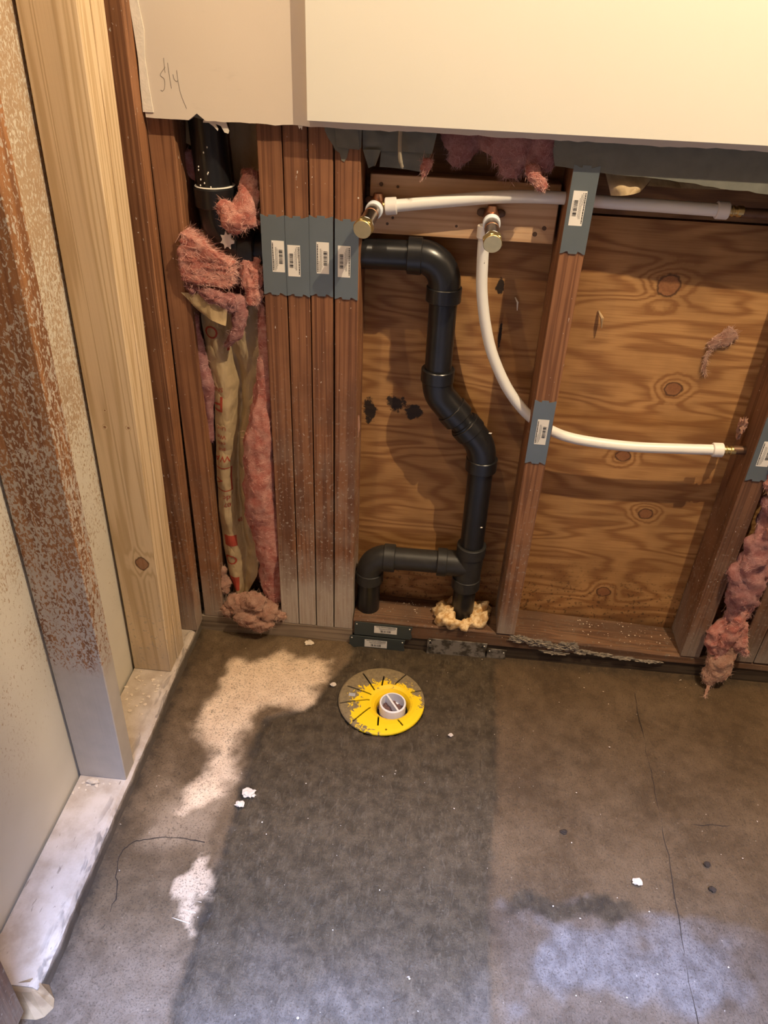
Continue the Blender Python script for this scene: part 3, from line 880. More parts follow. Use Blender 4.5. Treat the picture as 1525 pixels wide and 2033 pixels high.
# two 45 degree bends
d45 = Vector((0.68, 0, -0.733)).normalized()
a1 = Vector((0.2985, PY, 0.612)); a2 = Vector((0.3945, PY, 0.495))
elbow(spline([(0.2975, PY, 0.645), (0.298, PY, 0.625), (0.304, PY, 0.603), (0.320, PY, 0.583), (0.338, PY, 0.5635)], 6),
      [((0.2975, PY, 0.651), (0, 0, -1), -0.002, 0.022), (Vector((0.327, PY, 0.575)), d45, 0.0, 0.024)])
smoothy2(pipe([tuple(Vector((0.33, PY, 0.572))), tuple(Vector((0.372, PY, 0.5265)))]))
elbow(spline([(0.352, PY, 0.548), (0.368, PY, 0.531), (0.385, PY, 0.509), (0.393, PY, 0.485), (0.395, PY, 0.455)], 6),
      [(Vector((0.357, PY, 0.5425)), d45, -0.004, 0.018), ((0.395, PY, 0.478), (0, 0, -1), 0.0, 0.026)])
smoothy2(pipe([(0.395, PY, 0.47), (0.3965, PY, 0.255)]))
# tee
tee = elbow([(0.3965, PY, 0.262), (0.394, PY, 0.165)], [((0.3965, PY, 0.272), (0, 0, -1), 0.0, 0.026), ((0.394, PY, 0.187), (0, 0, -1), 0.0, 0.028), ((0.329, PY, 0.219), (1, 0, 0), 0.0, 0.020)], 'black_old', 0.0280, 'tee')
q = mk('branch', tube([(0.336, PY, 0.219), (0.392, PY, 0.219)], 0.0275, 28), M['black_old'], tee); smoothy2(q)
smoothy2(pipe([(0.394, PY, 0.17), (0.394, PY, 0.060)]))
smoothy2(pipe([(0.338, PY, 0.219), (0.230, PY, 0.218)], mat='black_old'))
elbow([(0.236, PY, 0.218), (0.228, PY, 0.218)] + arc((0.226, PY, 0.179), (0, 0, 1), (-1, 0, 0), 0.039, 0, H, 12) + [(0.187, PY, 0.160)],
      [((0.216, PY, 0.218), (1, 0, 0), 0.0, 0.024), ((0.187, PY, 0.180), (0, 0, -1), 0.0, 0.026)], 'black_old')
smoothy2(pipe([(0.187, PY, 0.165), (0.187, PY, 0.052)]))
# vent side in the left bay
smoothy2(pipe([(-0.088, PY, 1.30), (-0.087, PY, 1.04), (-0.082, PY, 0.90)], r=0.0285))
vb = mk('elbow', tube(spline([(-0.082, PY, 0.932), (-0.081, PY, 0.905), (-0.077, PY, 0.880), (-0.064, PY, 0.857), (-0.045, PY, 0.8435), (-0.020, PY, 0.8415)], 6), [0.0315] * 20 + [0.0300] * 5 + [0.0285] * 6, 28), M['black'], DP)
smoothy2(vb)
smoothy2(mk('hub', ring((-0.082, PY, 0.936), (0.02, 0, -1), 0.028, 0.0345, 0.0, 0.030, 28), M['black'], vb))
hub(vb, (-0.046, PY, 0.842), (1, 0, 0), 0.0, 0.026, 'black', 0.0325)
mk('cement_line', ring((-0.082, PY, 0.9375), (0.02, 0, -1), 0.0275, 0.0325, -0.0008, 0.0010, 28), M['paintblob'], vb)
sp = [(-0.060 + rr * math.cos(t), 0.861 + rr * 1.25 * math.sin(t)) for t, rr in [(i * math.pi / 11, 0.0088 * (1 + (0.35 if i % 3 == 0 else -0.1))) for i in range(22)]]
mk('paint_splash', prism(sp, 0.0105, 0.0150), M['paintblob'], DP)
for i in range(11):
    c = (random.uniform(-0.10, -0.070), 0.0215, random.uniform(0.935, 1.0))
    mk('paint_drip', blob((c[0], PY - math.sqrt(0.0285 ** 2 - (c[0] + 0.085) ** 2) , c[2]), (0.0011, 0.0008, 0.0017), 0.2, 2, 1, i), M['paintblob'], DP)
for c in ((0.409, 0.0236, 0.330), (0.402, 0.018, 0.545)):
    mk('paint_drip', blob(c, (0.003, 0.0010, 0.0018), 0.3, 2, 1, 3), M['paintblob'], DP)

# ------------------------------------------------------------------ stub-outs
def along(p, q, t):
    return tuple(Vector(p).lerp(Vector(q), t))
def stub(p, q, label, hexa=True):
    e = empty('water_stub', p, label=label, cat='stub-out', group='capped stub-outs on the pine board')
    d = (Vector(q) - Vector(p)).normalized()
    L = (Vector(q) - Vector(p)).length
    P = lambda s_: tuple(Vector(p) + d * s_)
    ears = join(blob((p[0] - 0.014, 0.0475, p[2] + 0.002), (0.009, 0.0025, 0.0065), 0.05, 1, 2, 1), blob((p[0] + 0.014, 0.0475, p[2] + 0.002), (0.009, 0.0025, 0.0065), 0.05, 1, 2, 2))
    b = mk('ear_plate', ears, M['dullcopper'], e)
    smoothy2(mk('elbow_body', join(tube([(p[0], 0.048, p[2]), P(0.030)], [0.0125, 0.0125], 20), tube([(p[0], 0.034, p[2] + 0.016), (p[0], 0.034, p[2] - 0.004)], [0.007, 0.011], 16)), M['copper'], e))
    smoothy2(mk('thread_tape', ring(P(0.026), d, 0.009, 0.0138, 0.0, 0.010, 24), M['tape'], e))
    smoothy2(mk('nipple', tube([P(0.02), P(L - 0.012)], 0.0112, 24), M['chrome'], e))
    smoothy2(mk('copper_stain', ring(P(0.048), d, 0.0108, 0.0116, 0.0, 0.005, 24), M['copper'], e))
    smoothy2(mk('thread_tape', ring(P(L - 0.019), d, 0.009, 0.0128, 0.0, 0.005, 24), M['tape'], e))
    cp = mk('brass_cap', tube([P(L - 0.015), P(L - 0.003)], [0.0158, 0.0158], 6), M['brass'], e, bevel=0.0012)
    smoothy2(mk('cap_face', tube([P(L - 0.004), P(L - 0.001), P(L)], [0.0142, 0.0142, 0.0135], 28), M['brass'], cp))
    return e
stub((0.1815, 0.046, 0.926), (0.1675, -0.056, 0.9075), 'capped copper stub-out at the left end of the pine board')
stub((0.3605, 0.046, 0.918), (0.3630, -0.050, 0.8970), 'capped stub-out in the middle of the pine board above the curved hose')

# ------------------------------------------------------------------ white hoses
def hose(path, label, ends, root):
    e = empty('water_hose', root, label=label, cat='hose', group='white plastic water hoses')
    o = mk('tube', tube(spline(path, 10), 0.0095, 20), M['pex'], e)
    smoothy2(o)
    for p, d in ends:
        d = Vector(d).normalized()
        smoothy2(mk('collar', ring(p, d, 0.0085, 0.0130, 0.0, 0.0185, 24), M['collar'], e))
        smoothy2(mk('brass_insert', tube([tuple(Vector(p) - d * -0.012), tuple(Vector(p) + d * 0.027)], [0.0072, 0.0072], 18), M['brass'], e))
        smoothy2(mk('brass_rib', join(ring(Vector(p) + d * 0.023, d, 0.006, 0.0083, 0.0, 0.004), ring(Vector(p) + d * 0.031, d, 0.006, 0.0083, 0.0, 0.010)), M['brass'], e))
        smoothy2(mk('copper_end', tube([tuple(Vector(p) + d * 0.026), tuple(Vector(p) + d * 0.036)], [0.0068, 0.0068], 18), M['brass'], e))
    return e
h1 = hose([(0.200, 0.030, 0.9245), (0.2207, 0.030, 0.9275), (0.2989, 0.031, 0.9385), (0.3758, 0.032, 0.9480), (0.4528, 0.034, 0.9510), (0.530, 0.035, 0.9487), (0.6063, 0.035, 0.9478), (0.70, 0.035, 0.9467)],
     'white hose running straight through the middle stud from the left stub-out', [((0.6985, 0.035, 0.9467), (1, 0, 0))], (0.2, 0.03, 0.91))
smoothy2(mk('collar', ring((0.1935, 0.030, 0.9240), (1, 0, 0.12), 0.0085, 0.0132, 0.0, 0.0185, 24), M['collar'], h1))
smoothy2(mk('brass_insert', tube([(0.176, 0.032, 0.924), (0.198, 0.030, 0.9245)], 0.0068, 16), M['brass'], h1))
smoothy2(mk('copper_pipe', tube([(0.736, 0.035, 0.9450), (1.2, 0.036, 0.944)], 0.0078, 18), M['dullcopper'], h1))
h2 = hose([(0.3535, 0.030, 0.905), (0.3530, 0.030, 0.880), (0.3546, 0.032, 0.8465), (0.3593, 0.034, 0.797), (0.3727, 0.035, 0.7374), (0.3919, 0.035, 0.6841), (0.4259, 0.035, 0.6246), (0.4683, 0.035, 0.5781),
           (0.5136, 0.035, 0.5511), (0.5665, 0.035, 0.5369), (0.6593, 0.035, 0.5310), (0.7494, 0.035, 0.5344), (0.809, 0.035, 0.5378)],
          'white hose curving down from the middle stub-out to the right stud', [((0.8065, 0.035, 0.5377), (1, 0, 0.04))], (0.5, 0.035, 0.52))
smoothy2(mk('collar', ring((0.3530, 0.030, 0.885), (0, 0, 1), 0.0085, 0.0125, 0.0, 0.02, 24), M['collar'], h2))
smoothy2(mk('copper_pipe', tube([(0.842, 0.035, 0.5405), (0.872, 0.035, 0.5420)], 0.0078, 18), M['dullcopper'], h2))
# printed marks on the curved hose
def txt_geo(body, size):
    c = bpy.data.curves.new('t', 'FONT')
    c.body = body
    c.size = size
    c.align_x = 'CENTER'
    c.align_y = 'CENTER'
    c.resolution_u = 3
    o = bpy.data.objects.new('t', c)
    COL.objects.link(o)
    dg = bpy.context.evaluated_depsgraph_get()
    me = o.evaluated_get(dg).to_mesh()
    bm = bmesh.new()
    bm.from_mesh(me)
    bmesh.ops.triangulate(bm, faces=bm.faces[:])
    for _ in range(2):
        bmesh.ops.subdivide_edges(bm, edges=[e for e in bm.edges if e.calc_length() > size * 0.2], cuts=1)
        bmesh.ops.triangulate(bm, faces=bm.faces[:])
    v = np.array([q.co[:] for q in bm.verts])
    f = [[q.index for q in g.verts] for g in bm.faces]
    bm.free()
    bpy.data.objects.remove(o)
    bpy.data.curves.remove(c)
    return v, f
def curved_text(body, size, cx, cz, root, r=0.0096, ang=-90):
    v, f = txt_geo(body, size)
    a = math.radians(ang)
    u = v[:, 0] * math.cos(a) - v[:, 1] * math.sin(a)
    w = v[:, 0] * math.sin(a) + v[:, 1] * math.cos(a)
    V = np.c_[cx + r * np.sin(u / r), 0.0325 - 0.0002 - r * np.cos(u / r), cz + w]
    mk('printed_mark', (V, f), M['ink'], root)
curved_text('K7', 0.007, 0.3552, 0.851, h2, 0.0097)

# ------------------------------------------------------------------ insulation
def fluff_geo(path, rad, amp=0.006, freq=90.0, seed=0, k=8, seg=40, flat=1.0, streak=(1, 1, 1)):
    """ragged rope of wool: path, radius per point, flattened in depth by flat"""
    n = len(path)
    P = np.array(spline(path, k))
    t = np.linspace(0, n - 1, len(P))
    R_ = np.interp(t, range(n), rad)
    R_[0] *= 0.35; R_[-1] *= 0.35
    _, fr = frames([tuple(q) for q in P])
    V, Nn = [], []
    for p, (tt, nn, bb), r in zip(P, fr, R_):
        ref = Vector((0, 1, 0))
        e2 = (ref - tt * ref.dot(tt)).normalized()
        e1 = tt.cross(e2)
        for s_ in range(seg):
            a = 2 * math.pi * s_ / seg
            d = e1 * math.cos(a) + e2 * (math.sin(a) * flat)
            V.append(np.array(p) + np.array(d) * r)
            Nn.append(np.array(d))
    V, Nn = np.array(V), np.array(Nn)
    S_ = np.array(streak)
    dsp = amp * 0.62 * fbm(V * freq * 1.6 * S_ + seed * 3.3, 4) + amp * 1.1 * fbm(V * freq * 0.4 * S_ + seed, 2)
    V = V + Nn * dsp[:, None]
    m_ = len(P)
    F = []
    for i in range(m_ - 1):
        for s_ in range(seg):
            a, c = i * seg + s_, i * seg + (s_ + 1) % seg
            F.append((a, c, c + seg, a + seg))
    F.append(tuple(reversed(range(seg))))
    F.append(tuple(range((m_ - 1) * seg, m_ * seg)))
    return V, F, Nn

def fibres(V, Nn, count, length, seed=0, w=0.00022, bias=(0, 0, 0)):
    g = np.random.default_rng(seed)
    idx = g.integers(0, len(V), count)
    vs, fs = [], []
    for c, i in enumerate(idx):
        p = V[i]
        d = g.normal(size=3); nr = Nn[i] / (np.linalg.norm(Nn[i]) + 1e-6)
        d = d - nr * (d @ nr) * 0.92 + nr * 0.10 + np.array(bias)
        d /= np.linalg.norm(d)
        b = g.normal(size=3) * 0.5
        L = length * g.uniform(0.4, 1.2)
        s_ = np.cross(d, g.normal(size=3)); s_ /= np.linalg.norm(s_) + 1e-9
        b0 = len(vs)
        for t in (0, 0.35, 0.7, 1.0):
            q_ = p + d * L * t + b * L * t * t * 0.5
            ww = w * (1 - 0.6 * t)
            vs += [q_ - s_ * ww, q_ + s_ * ww]
        for t in range(3):
            a = b0 + 2 * t
            fs.append((a, a + 1, a + 3, a + 2))
    return vs, fs

def wool(name, path, rad, mat, parent, amp=0.006, freq=90, seed=0, flat=0.8, fib=260, fl=0.012, streak=(1, 1, 1), label=None):
    V, F, Nn = fluff_geo(path, rad, amp, freq, seed, flat=flat, streak=streak)
    o = mk(name, (V, F), M[mat], parent, smooth=True)
    if label: o['label'] = label
    if fib:
        mk('loose_fibres', fibres(V, Nn, fib * 4, fl * 0.65, seed + 40), M[mat + '_f'], o, kind='stuff')
    return o

IB = empty('insulation_batt', (-0.065, 0.04, 0.05), label='pink fibreglass batt with brown printed paper crammed beside the corner stud', cat='insulation')
# backing wool and paper behind the vent pipe
wool('fibreglass', [(-0.07, 0.075, 0.10), (-0.068, 0.075, 0.35), (-0.068, 0.078, 0.6), (-0.066, 0.08, 0.80)], [0.045, 0.05, 0.05, 0.045], 'mauve', IB, 0.006, 60, 1, 0.25, 0)
# square torn end
def chunk():
    n = 26
    bm = bmesh.new()
    bmesh.ops.create_cube(bm, size=1)
    bmesh.ops.subdivide_edges(bm, edges=bm.edges[:], cuts=n, use_grid_fill=True)
    v = np.array([q.co[:] for q in bm.verts])
    f = [[q.index for q in g.verts] for g in bm.faces]
    bm.free()
    nn = v / np.maximum(np.abs(v).max(1, keepdims=True), 1e-6)
    nn = np.where(np.abs(nn) > 0.97, np.sign(nn), 0.0)
    V = v * np.array([0.080, 0.050, 0.078])
    V[:, 0] += 0.012 * V[:, 2] / 0.098 * 0.6
    V += np.array([-0.0925, 0.012, 0.828])
    V[:, 2] += 0.010 * (V[:, 0] + 0.0935) / 0.043 * -0.35
    V[:, 2] -= 0.042 * np.clip(v[:, 0] + 0.5, 0, 1) ** 1.2 * np.clip(v[:, 2] + 0.5, 0, 1)
    V[:, 2] += 0.006
    st = fbm(V * np.array([45, 45, 330]) + 3, 3)
    lo = fbm(V * 45, 3)
    V = V + nn * (0.0016 * st + 0.0028 * lo)[:, None]
    V[:, 0] += (0.0045 * fbm(V * np.array([20, 20, 160]) + 8, 2)) * (np.abs(nn[:, 0]))
    return V, f, nn
cv, cf, cn = chunk()
o = mk('torn_end', (cv, cf), M['pink'], IB, smooth=True, label='square pink torn end of the batt')
mk('loose_fibres', fibres(cv, cn, 2600, 0.014, 3, bias=(0.9, 0, 0)), M['pink_f'], o, kind='stuff')
wool('fibreglass', [(-0.115, 0.0, 0.785), (-0.085, -0.008, 0.775), (-0.060, -0.006, 0.768), (-0.052, 0.0, 0.748)], [0.010, 0.014, 0.014, 0.008], 'mauve', IB, 0.005, 110, 5)
wool('fibreglass', [(-0.022, 0.045, 0.965), (-0.024, 0.030, 0.935), (-0.026, 0.015, 0.905), (-0.022, 0.012, 0.883)], [0.012, 0.019, 0.021, 0.014], 'pink', IB, 0.006, 80, 6)
wool('fibreglass', [(-0.070, 0.010, 0.915), (-0.052, 0.004, 0.905), (-0.038, 0.002, 0.893), (-0.028, 0.004, 0.880)], [0.012, 0.020, 0.022, 0.013], 'pink', IB, 0.006, 80, 7)
wool('fibreglass', [(-0.030, 0.030, 0.835), (-0.025, 0.018, 0.810), (-0.020, 0.012, 0.785), (-0.018, 0.012, 0.757)], [0.016, 0.021, 0.018, 0.014], 'pink', IB, 0.007, 80, 8)
wool('fibreglass', [(-0.010, 0.020, 0.760), (-0.011, 0.020, 0.70), (-0.013, 0.018, 0.63), (-0.020, 0.016, 0.56), (-0.030, 0.014, 0.49), (-0.033, 0.014, 0.42), (-0.032, 0.016, 0.35), (-0.027, 0.018, 0.28), (-0.022, 0.022, 0.20), (-0.020, 0.026, 0.13), (-0.02, 0.026, 0.08)],
     [0.008, 0.009, 0.013, 0.018, 0.026, 0.031, 0.031, 0.028, 0.026, 0.026, 0.018], 'pink', IB, 0.006, 75, 9, 0.7, 900, 0.012, (1, 1, 0.45))
wool('fibreglass', [(-0.130, 0.018, 0.735), (-0.130, 0.020, 0.685), (-0.127, 0.022, 0.640), (-0.124, 0.024, 0.60), (-0.128, 0.03, 0.54), (-0.132, 0.035, 0.47)],
     [0.006, 0.009, 0.011, 0.013, 0.010, 0.006], 'mauve', IB, 0.004, 80, 10, 0.8, 300, 0.010, (1, 1, 0.4))
wool('fibreglass', [(-0.132, 0.004, 0.80), (-0.115, -0.004, 0.778)], [0.006, 0.010], 'mauve', IB, 0.004, 100, 12, 0.8, 80)
wool('fibreglass', [(-0.126, 0.05, 0.985), (-0.118, 0.048, 0.965), (-0.105, 0.05, 0.94)], [0.012, 0.014, 0.006], 'mauve', IB, 0.004, 100, 13, 0.5, 80)
wool('fibreglass', [(-0.128, 0.022, 0.17), (-0.130, 0.020, 0.13), (-0.128, 0.018, 0.10)], [0.008, 0.013, 0.009], 'tanpink', IB, 0.006, 100, 14, 0.8, 120)

# kraft facing : a folded sheet
KZ = [0.748, 0.66, 0.60, 0.50, 0.40, 0.30, 0.22, 0.15, 0.095]
KL = [-0.124, -0.120, -0.113, -0.117, -0.124, -0.127, -0.125, -0.119, -0.106]
KR = [-0.018, -0.020, -0.022, -0.046, -0.058, -0.056, -0.048, -0.056, -0.082]
def kraft(u, z):
    """u 0..1 across the sheet"""
    u, z = np.asarray(u, float), np.asarray(z, float)
    L_ = np.interp(-z, [-q for q in KZ], KL)
    R_ = np.interp(-z, [-q for q in KZ], KR)
    x = L_ + (R_ - L_) * u
    val = 0.58 - 0.22 * np.clip((z - 0.55) / 0.2, 0, 1)
    dep = np.interp(z, [0.09, 0.18, 0.3, 0.55, 0.75], [0.004, 0.010, 0.018, 0.022, 0.012])
    y = 0.030 + dep * np.exp(-np.abs((u - val) / 0.10) ** 1.3) - 0.012 * np.sin(np.clip(u / 0.55, 0, 1) * np.pi)
    q = np.c_[x.ravel() * 30, y.ravel() * 0 + 2, z.ravel() * 22]
    y = y + (0.0045 * np.abs(fbm(q, 2)).reshape(y.shape)) + 0.0035 * np.sin(z * 60 + u * 3) * (u > val) * 0.6
    return x, y, z
def kraft_mesh():
    us, zs = np.linspace(0, 1, 34), np.linspace(0.748, 0.095, 110)
    U, Zz = np.meshgrid(us, zs)
    x, y, z = kraft(U, Zz)
    V = np.c_[x.ravel(), y.ravel(), z.ravel()]
    n = len(us)
    F = [(r * n + c, (r + 1) * n + c, (r + 1) * n + c + 1, r * n + c + 1) for r in range(len(zs) - 1) for c in range(n - 1)]
    V2 = V + np.array([0, 0.0007, 0])
    m_ = len(V)
    F2 = [tuple(i + m_ for i in reversed(f)) for f in F]
    return np.r_[V, V2], F + F2
KF = mk('kraft_facing', kraft_mesh(), M['kraft'], IB, smooth=True, label='brown paper facing with red printing')
def kprint(geo, u, z, rot):
    v, f = geo
    a = math.radians(rot)
    dx = v[:, 0] * math.cos(a) - v[:, 1] * math.sin(a)
    dz = v[:, 0] * math.sin(a) + v[:, 1] * math.cos(a)
    Lr = np.interp(-z, [-q for q in KZ], np.array(KR) - np.array(KL))
    uu = u + dx / Lr
    ok = (uu > 0.0) & (uu < 1.0)
    uu = np.clip(uu, 0.004, 0.996)
    x, y, zz = kraft(uu, z + dz)
    f = [q for q in f if all(ok[i] for i in q)]
    if f:
        mk('red_print', (np.c_[x, y - 0.0008, zz], f), M['redprint'], KF)
def quad_geo(w, h, n=6):
    g = [(-w / 2 + w * i / n, -h / 2 + h * j / n, 0) for j in range(n + 1) for i in range(n + 1)]
    return np.array(g), [(j * (n + 1) + i, j * (n + 1) + i + 1, (j + 1) * (n + 1) + i + 1, (j + 1) * (n + 1) + i) for j in range(n) for i in range(n)]
kprint(txt_geo('O', 0.032), 0.17, 0.700, 175)
kprint(txt_geo('J', 0.034), 0.42, 0.676, 175)
kprint(txt_geo('SNI', 0.012), 0.14, 0.590, 180)
kprint(txt_geo('P', 0.046), 0.13, 0.562, 180)
for i, (w_, z) in enumerate((('Unt', 0.510), ('We', 0.492), ('cen', 0.477), ('put', 0.462))):
    kprint(txt_geo(w_, 0.012), 0.20, z, 180)
kprint(txt_geo('WA', 0.019), 0.20, 0.443, 180)
for dx, dz, w_, h_ in ((0.0, 0.026, 0.036, 0.0022), (0.0, -0.026, 0.036, 0.0022), (0.017, 0.0, 0.0018, 0.052)):
    v, f = quad_geo(w_, h_)
    v = v + np.array([dx, dz, 0])
    kprint((v, f), 0.20, 0.395, 0)
kprint(txt_geo('V', 0.022), 0.14, 0.392, 100)
kprint(txt_geo('dc', 0.017), 0.30, 0.352, 180)
kprint(txt_geo('07', 0.014), 0.30, 0.334, 180)
kprint(txt_geo('B', 0.013), 0.55, 0.286, 180)
kprint(quad_geo(0.026, 0.026), 0.26, 0.243, 0)
kprint(txt_geo('O', 0.036), 0.20, 0.195, 180)
kprint(quad_geo(0.022, 0.036), 0.16, 0.128, 0)

def sheet(corners, bend, mat, name, parent, n=14, th=0.0007, seed=0, **kw):
    """bilinear sheet from 4 corners (tl,tr,br,bl) with creases"""
    tl, tr, br, bl = (np.array(c, float) for c in corners)
    u, v = np.meshgrid(np.linspace(0, 1, n), np.linspace(0, 1, n))
    u, v = u.ravel()[:, None], v.ravel()[:, None]
    P = tl * (1 - u) * (1 - v) + tr * u * (1 - v) + br * u * v + bl * (1 - u) * v
    P[:, 1] += (bend * np.sin(u * np.pi) * (0.4 + 0.6 * v))[:, 0] + 0.006 * fbm(P * 40 + seed, 2) * np.abs(bend) / 0.01
    F = [(r * n + c, (r + 1) * n + c, (r + 1) * n + c + 1, r * n + c + 1) for r in range(n - 1) for c in range(n - 1)]
    m_ = len(P)
    return mk(name, (np.r_[P, P + np.array([0, th, 0])], F + [tuple(i + m_ for i in reversed(f)) for f in F]), M[mat], parent, smooth=True, **kw)
fl = sheet([(-0.141, -0.004, 0.7755), (-0.058, -0.010, 0.778), (-0.066, -0.012, 0.727), (-0.112, -0.006, 0.745)], -0.008, 'kraft', 'paper_flap', IB, seed=2)
wool('fibreglass', [(-0.047, 0.006, 0.775), (-0.046, 0.004, 0.740), (-0.055, 0.004, 0.705), (-0.078, 0.010, 0.680)], [0.010, 0.013, 0.012, 0.004], 'mauve', IB, 0.003, 90, 15, 0.8, 120)
sheet([(-0.130, 0.066, 1.06), (-0.101, 0.060, 1.06), (-0.1035, 0.052, 0.988), (-0.133, 0.056, 0.998)], -0.004, 'kraft', 'paper_flap', IB, seed=3)
sheet([(-0.066, 0.086, 1.06), (-0.004, 0.082, 1.06), (-0.004, 0.080, 0.93), (-0.060, 0.080, 0.93)], 0.006, 'kraft', 'paper_flap', IB, seed=4)
sheet([(-0.026, 0.05, 0.965), (-0.008, 0.045, 0.955), (-0.006, 0.030, 0.905), (-0.014, 0.028, 0.912)], 0.006, 'kraft', 'paper_flap', IB, seed=6)

# fallen clump on the sole plate
IC = empty('insulation_clump', (-0.06, 0.0, 0.045), label='dirty pink insulation clump heaped on the sole plate under the paper', cat='insulation')
for i, (c, r) in enumerate([((-0.095, 0.010, 0.082), (0.030, 0.024, 0.024)), ((-0.060, 0.002, 0.098), (0.028, 0.022, 0.022)), ((-0.035, 0.004, 0.075), (0.030, 0.026, 0.028)),
                            ((-0.070, -0.008, 0.060), (0.032, 0.020, 0.022)), ((-0.045, -0.012, 0.050), (0.028, 0.018, 0.018)), ((-0.120, 0.006, 0.066), (0.016, 0.016, 0.018)), ((-0.002, 0.000, 0.068), (0.014, 0.012, 0.010))]):
    V, F = blob(c, r, 0.24, 2.4, 4, i + 3)
    Nn = (V - np.array(c)) / np.array(r)
    o = mk('tuft', (V, F), M['tanpink'], IC, smooth=True)
    mk('loose_fibres', fibres(V, Nn, 500, 0.012, i), M['tanpink_f'], o, kind='stuff')

# top of the pipe bay
IT = empty('insulation_tuft', (0.37, 0.03, 0.97), label='mauve insulation sagging from under the cream panel above the pine board', cat='insulation')
wool('tuft', [(0.300, 0.035, 1.05), (0.305, 0.040, 1.01), (0.295, 0.045, 0.985)], [0.030, 0.026, 0.012], 'mauve', IT, 0.007, 70, 21, 0.5, 200)
wool('tuft', [(0.350, 0.020, 1.06), (0.368, 0.018, 1.03), (0.380, 0.022, 1.00), (0.378, 0.028, 0.978)], [0.026, 0.036, 0.030, 0.012], 'mauve', IT, 0.009, 60, 22, 0.5, 400, 0.02)
wool('tuft', [(0.425, 0.018, 1.06), (0.428, 0.018, 1.03), (0.418, 0.020, 1.00), (0.412, 0.022, 0.985)], [0.024, 0.030, 0.022, 0.010], 'mauve', IT, 0.008, 70, 23, 0.5, 300, 0.02)
wool('tuft', [(0.412, 0.012, 1.000), (0.416, 0.006, 0.985), (0.427, 0.004, 0.974), (0.428, 0.008, 0.965)], [0.010, 0.011, 0.009, 0.005], 'pink', IT, 0.003, 120, 24, 0.8, 120)
wool('tuft', [(0.256, 0.010, 1.000), (0.255, 0.010, 0.988), (0.250, 0.010, 0.974)], [0.007, 0.007, 0.003], 'pink', IT, 0.002, 140, 25, 0.7, 60)

# right bay
IR = empty('insulation_strip', (0.935, 0.0, 0.0), label='pink insulation strip spilling out between the right studs to the floor', cat='insulation')
wool('tuft', [(0.935, 0.010, 0.66), (0.930, 0.006, 0.56), (0.928, 0.002, 0.50), (0.925, -0.004, 0.475)], [0.022, 0.026, 0.022, 0.010], 'pink', IR, 0.008, 70, 31, 0.7, 250)
wool('tuft', [(0.938, 0.012, 0.47), (0.945, 0.004, 0.42), (0.940, -0.002, 0.36), (0.932, -0.004, 0.30), (0.934, -0.006, 0.24), (0.942, -0.006, 0.18)], [0.022, 0.030, 0.030, 0.033, 0.030, 0.018], 'mauve', IR, 0.010, 60, 32, 0.7, 500, 0.016)
wool('tuft', [(0.955, -0.010, 0.235), (0.944, -0.020, 0.20), (0.935, -0.022, 0.16), (0.930, -0.022, 0.12), (0.925, -0.022, 0.08)], [0.010, 0.013, 0.013, 0.012, 0.010], 'pink', IR, 0.006, 100, 33, 0.8, 260)
wool('tuft', [(0.930, -0.008, 0.19), (0.915, -0.012, 0.15), (0.912, -0.012, 0.115), (0.924, -0.014, 0.09)], [0.010, 0.013, 0.014, 0.010], 'pink', IR, 0.006, 90, 34, 0.8, 200)
wool('tuft', [(0.955, -0.006, 0.175), (0.960, -0.014, 0.13), (0.975, -0.018, 0.105), (0.984, -0.016, 0.09)], [0.012, 0.014, 0.011, 0.006], 'pink', IR, 0.006, 90, 35, 0.8, 200)
wool('tuft', [(0.935, 0.004, 0.13), (0.942, -0.012, 0.09), (0.940, -0.020, 0.055), (0.930, -0.024, 0.03), (0.924, -0.030, 0.012)], [0.024, 0.028, 0.024, 0.016, 0.004], 'tanpink', IR, 0.008, 70, 36, 0.7, 400)
wool('tuft', [(0.9255, -0.028, 0.022), (0.924, -0.040, 0.012), (0.918, -0.052, 0.0045), (0.914, -0.062, 0.003)], [0.006, 0.004, 0.003, 0.002], 'tanpink', IR, 0.001, 140, 37, 0.6, 40)
wool('tuft', [(0.944, -0.018, 0.435), (0.936, -0.024, 0.42), (0.934, -0.022, 0.40), (0.944, -0.016, 0.388), (0.954, -0.014, 0.40)], [0.006, 0.008, 0.008, 0.008, 0.006], 'pink', IR, 0.003, 120, 38, 0.9, 120)
# smears on sheathing
SM = empty('insulation_wisp', (0.78, 0.083, 0.66), label='thin pink insulation wisps stuck to the right plywood', cat='insulation')
wool('tuft', [(0.800, 0.086, 0.745), (0.785, 0.085, 0.728), (0.764, 0.086, 0.710)], [0.010, 0.014, 0.006], 'tanpink', SM, 0.006, 90, 41, 0.22, 140, 0.012)
wool('tuft', [(0.770, 0.086, 0.705), (0.766, 0.085, 0.685), (0.772, 0.086, 0.660)], [0.008, 0.007, 0.003], 'tanpink', SM, 0.005, 90, 42, 0.22, 120, 0.012)

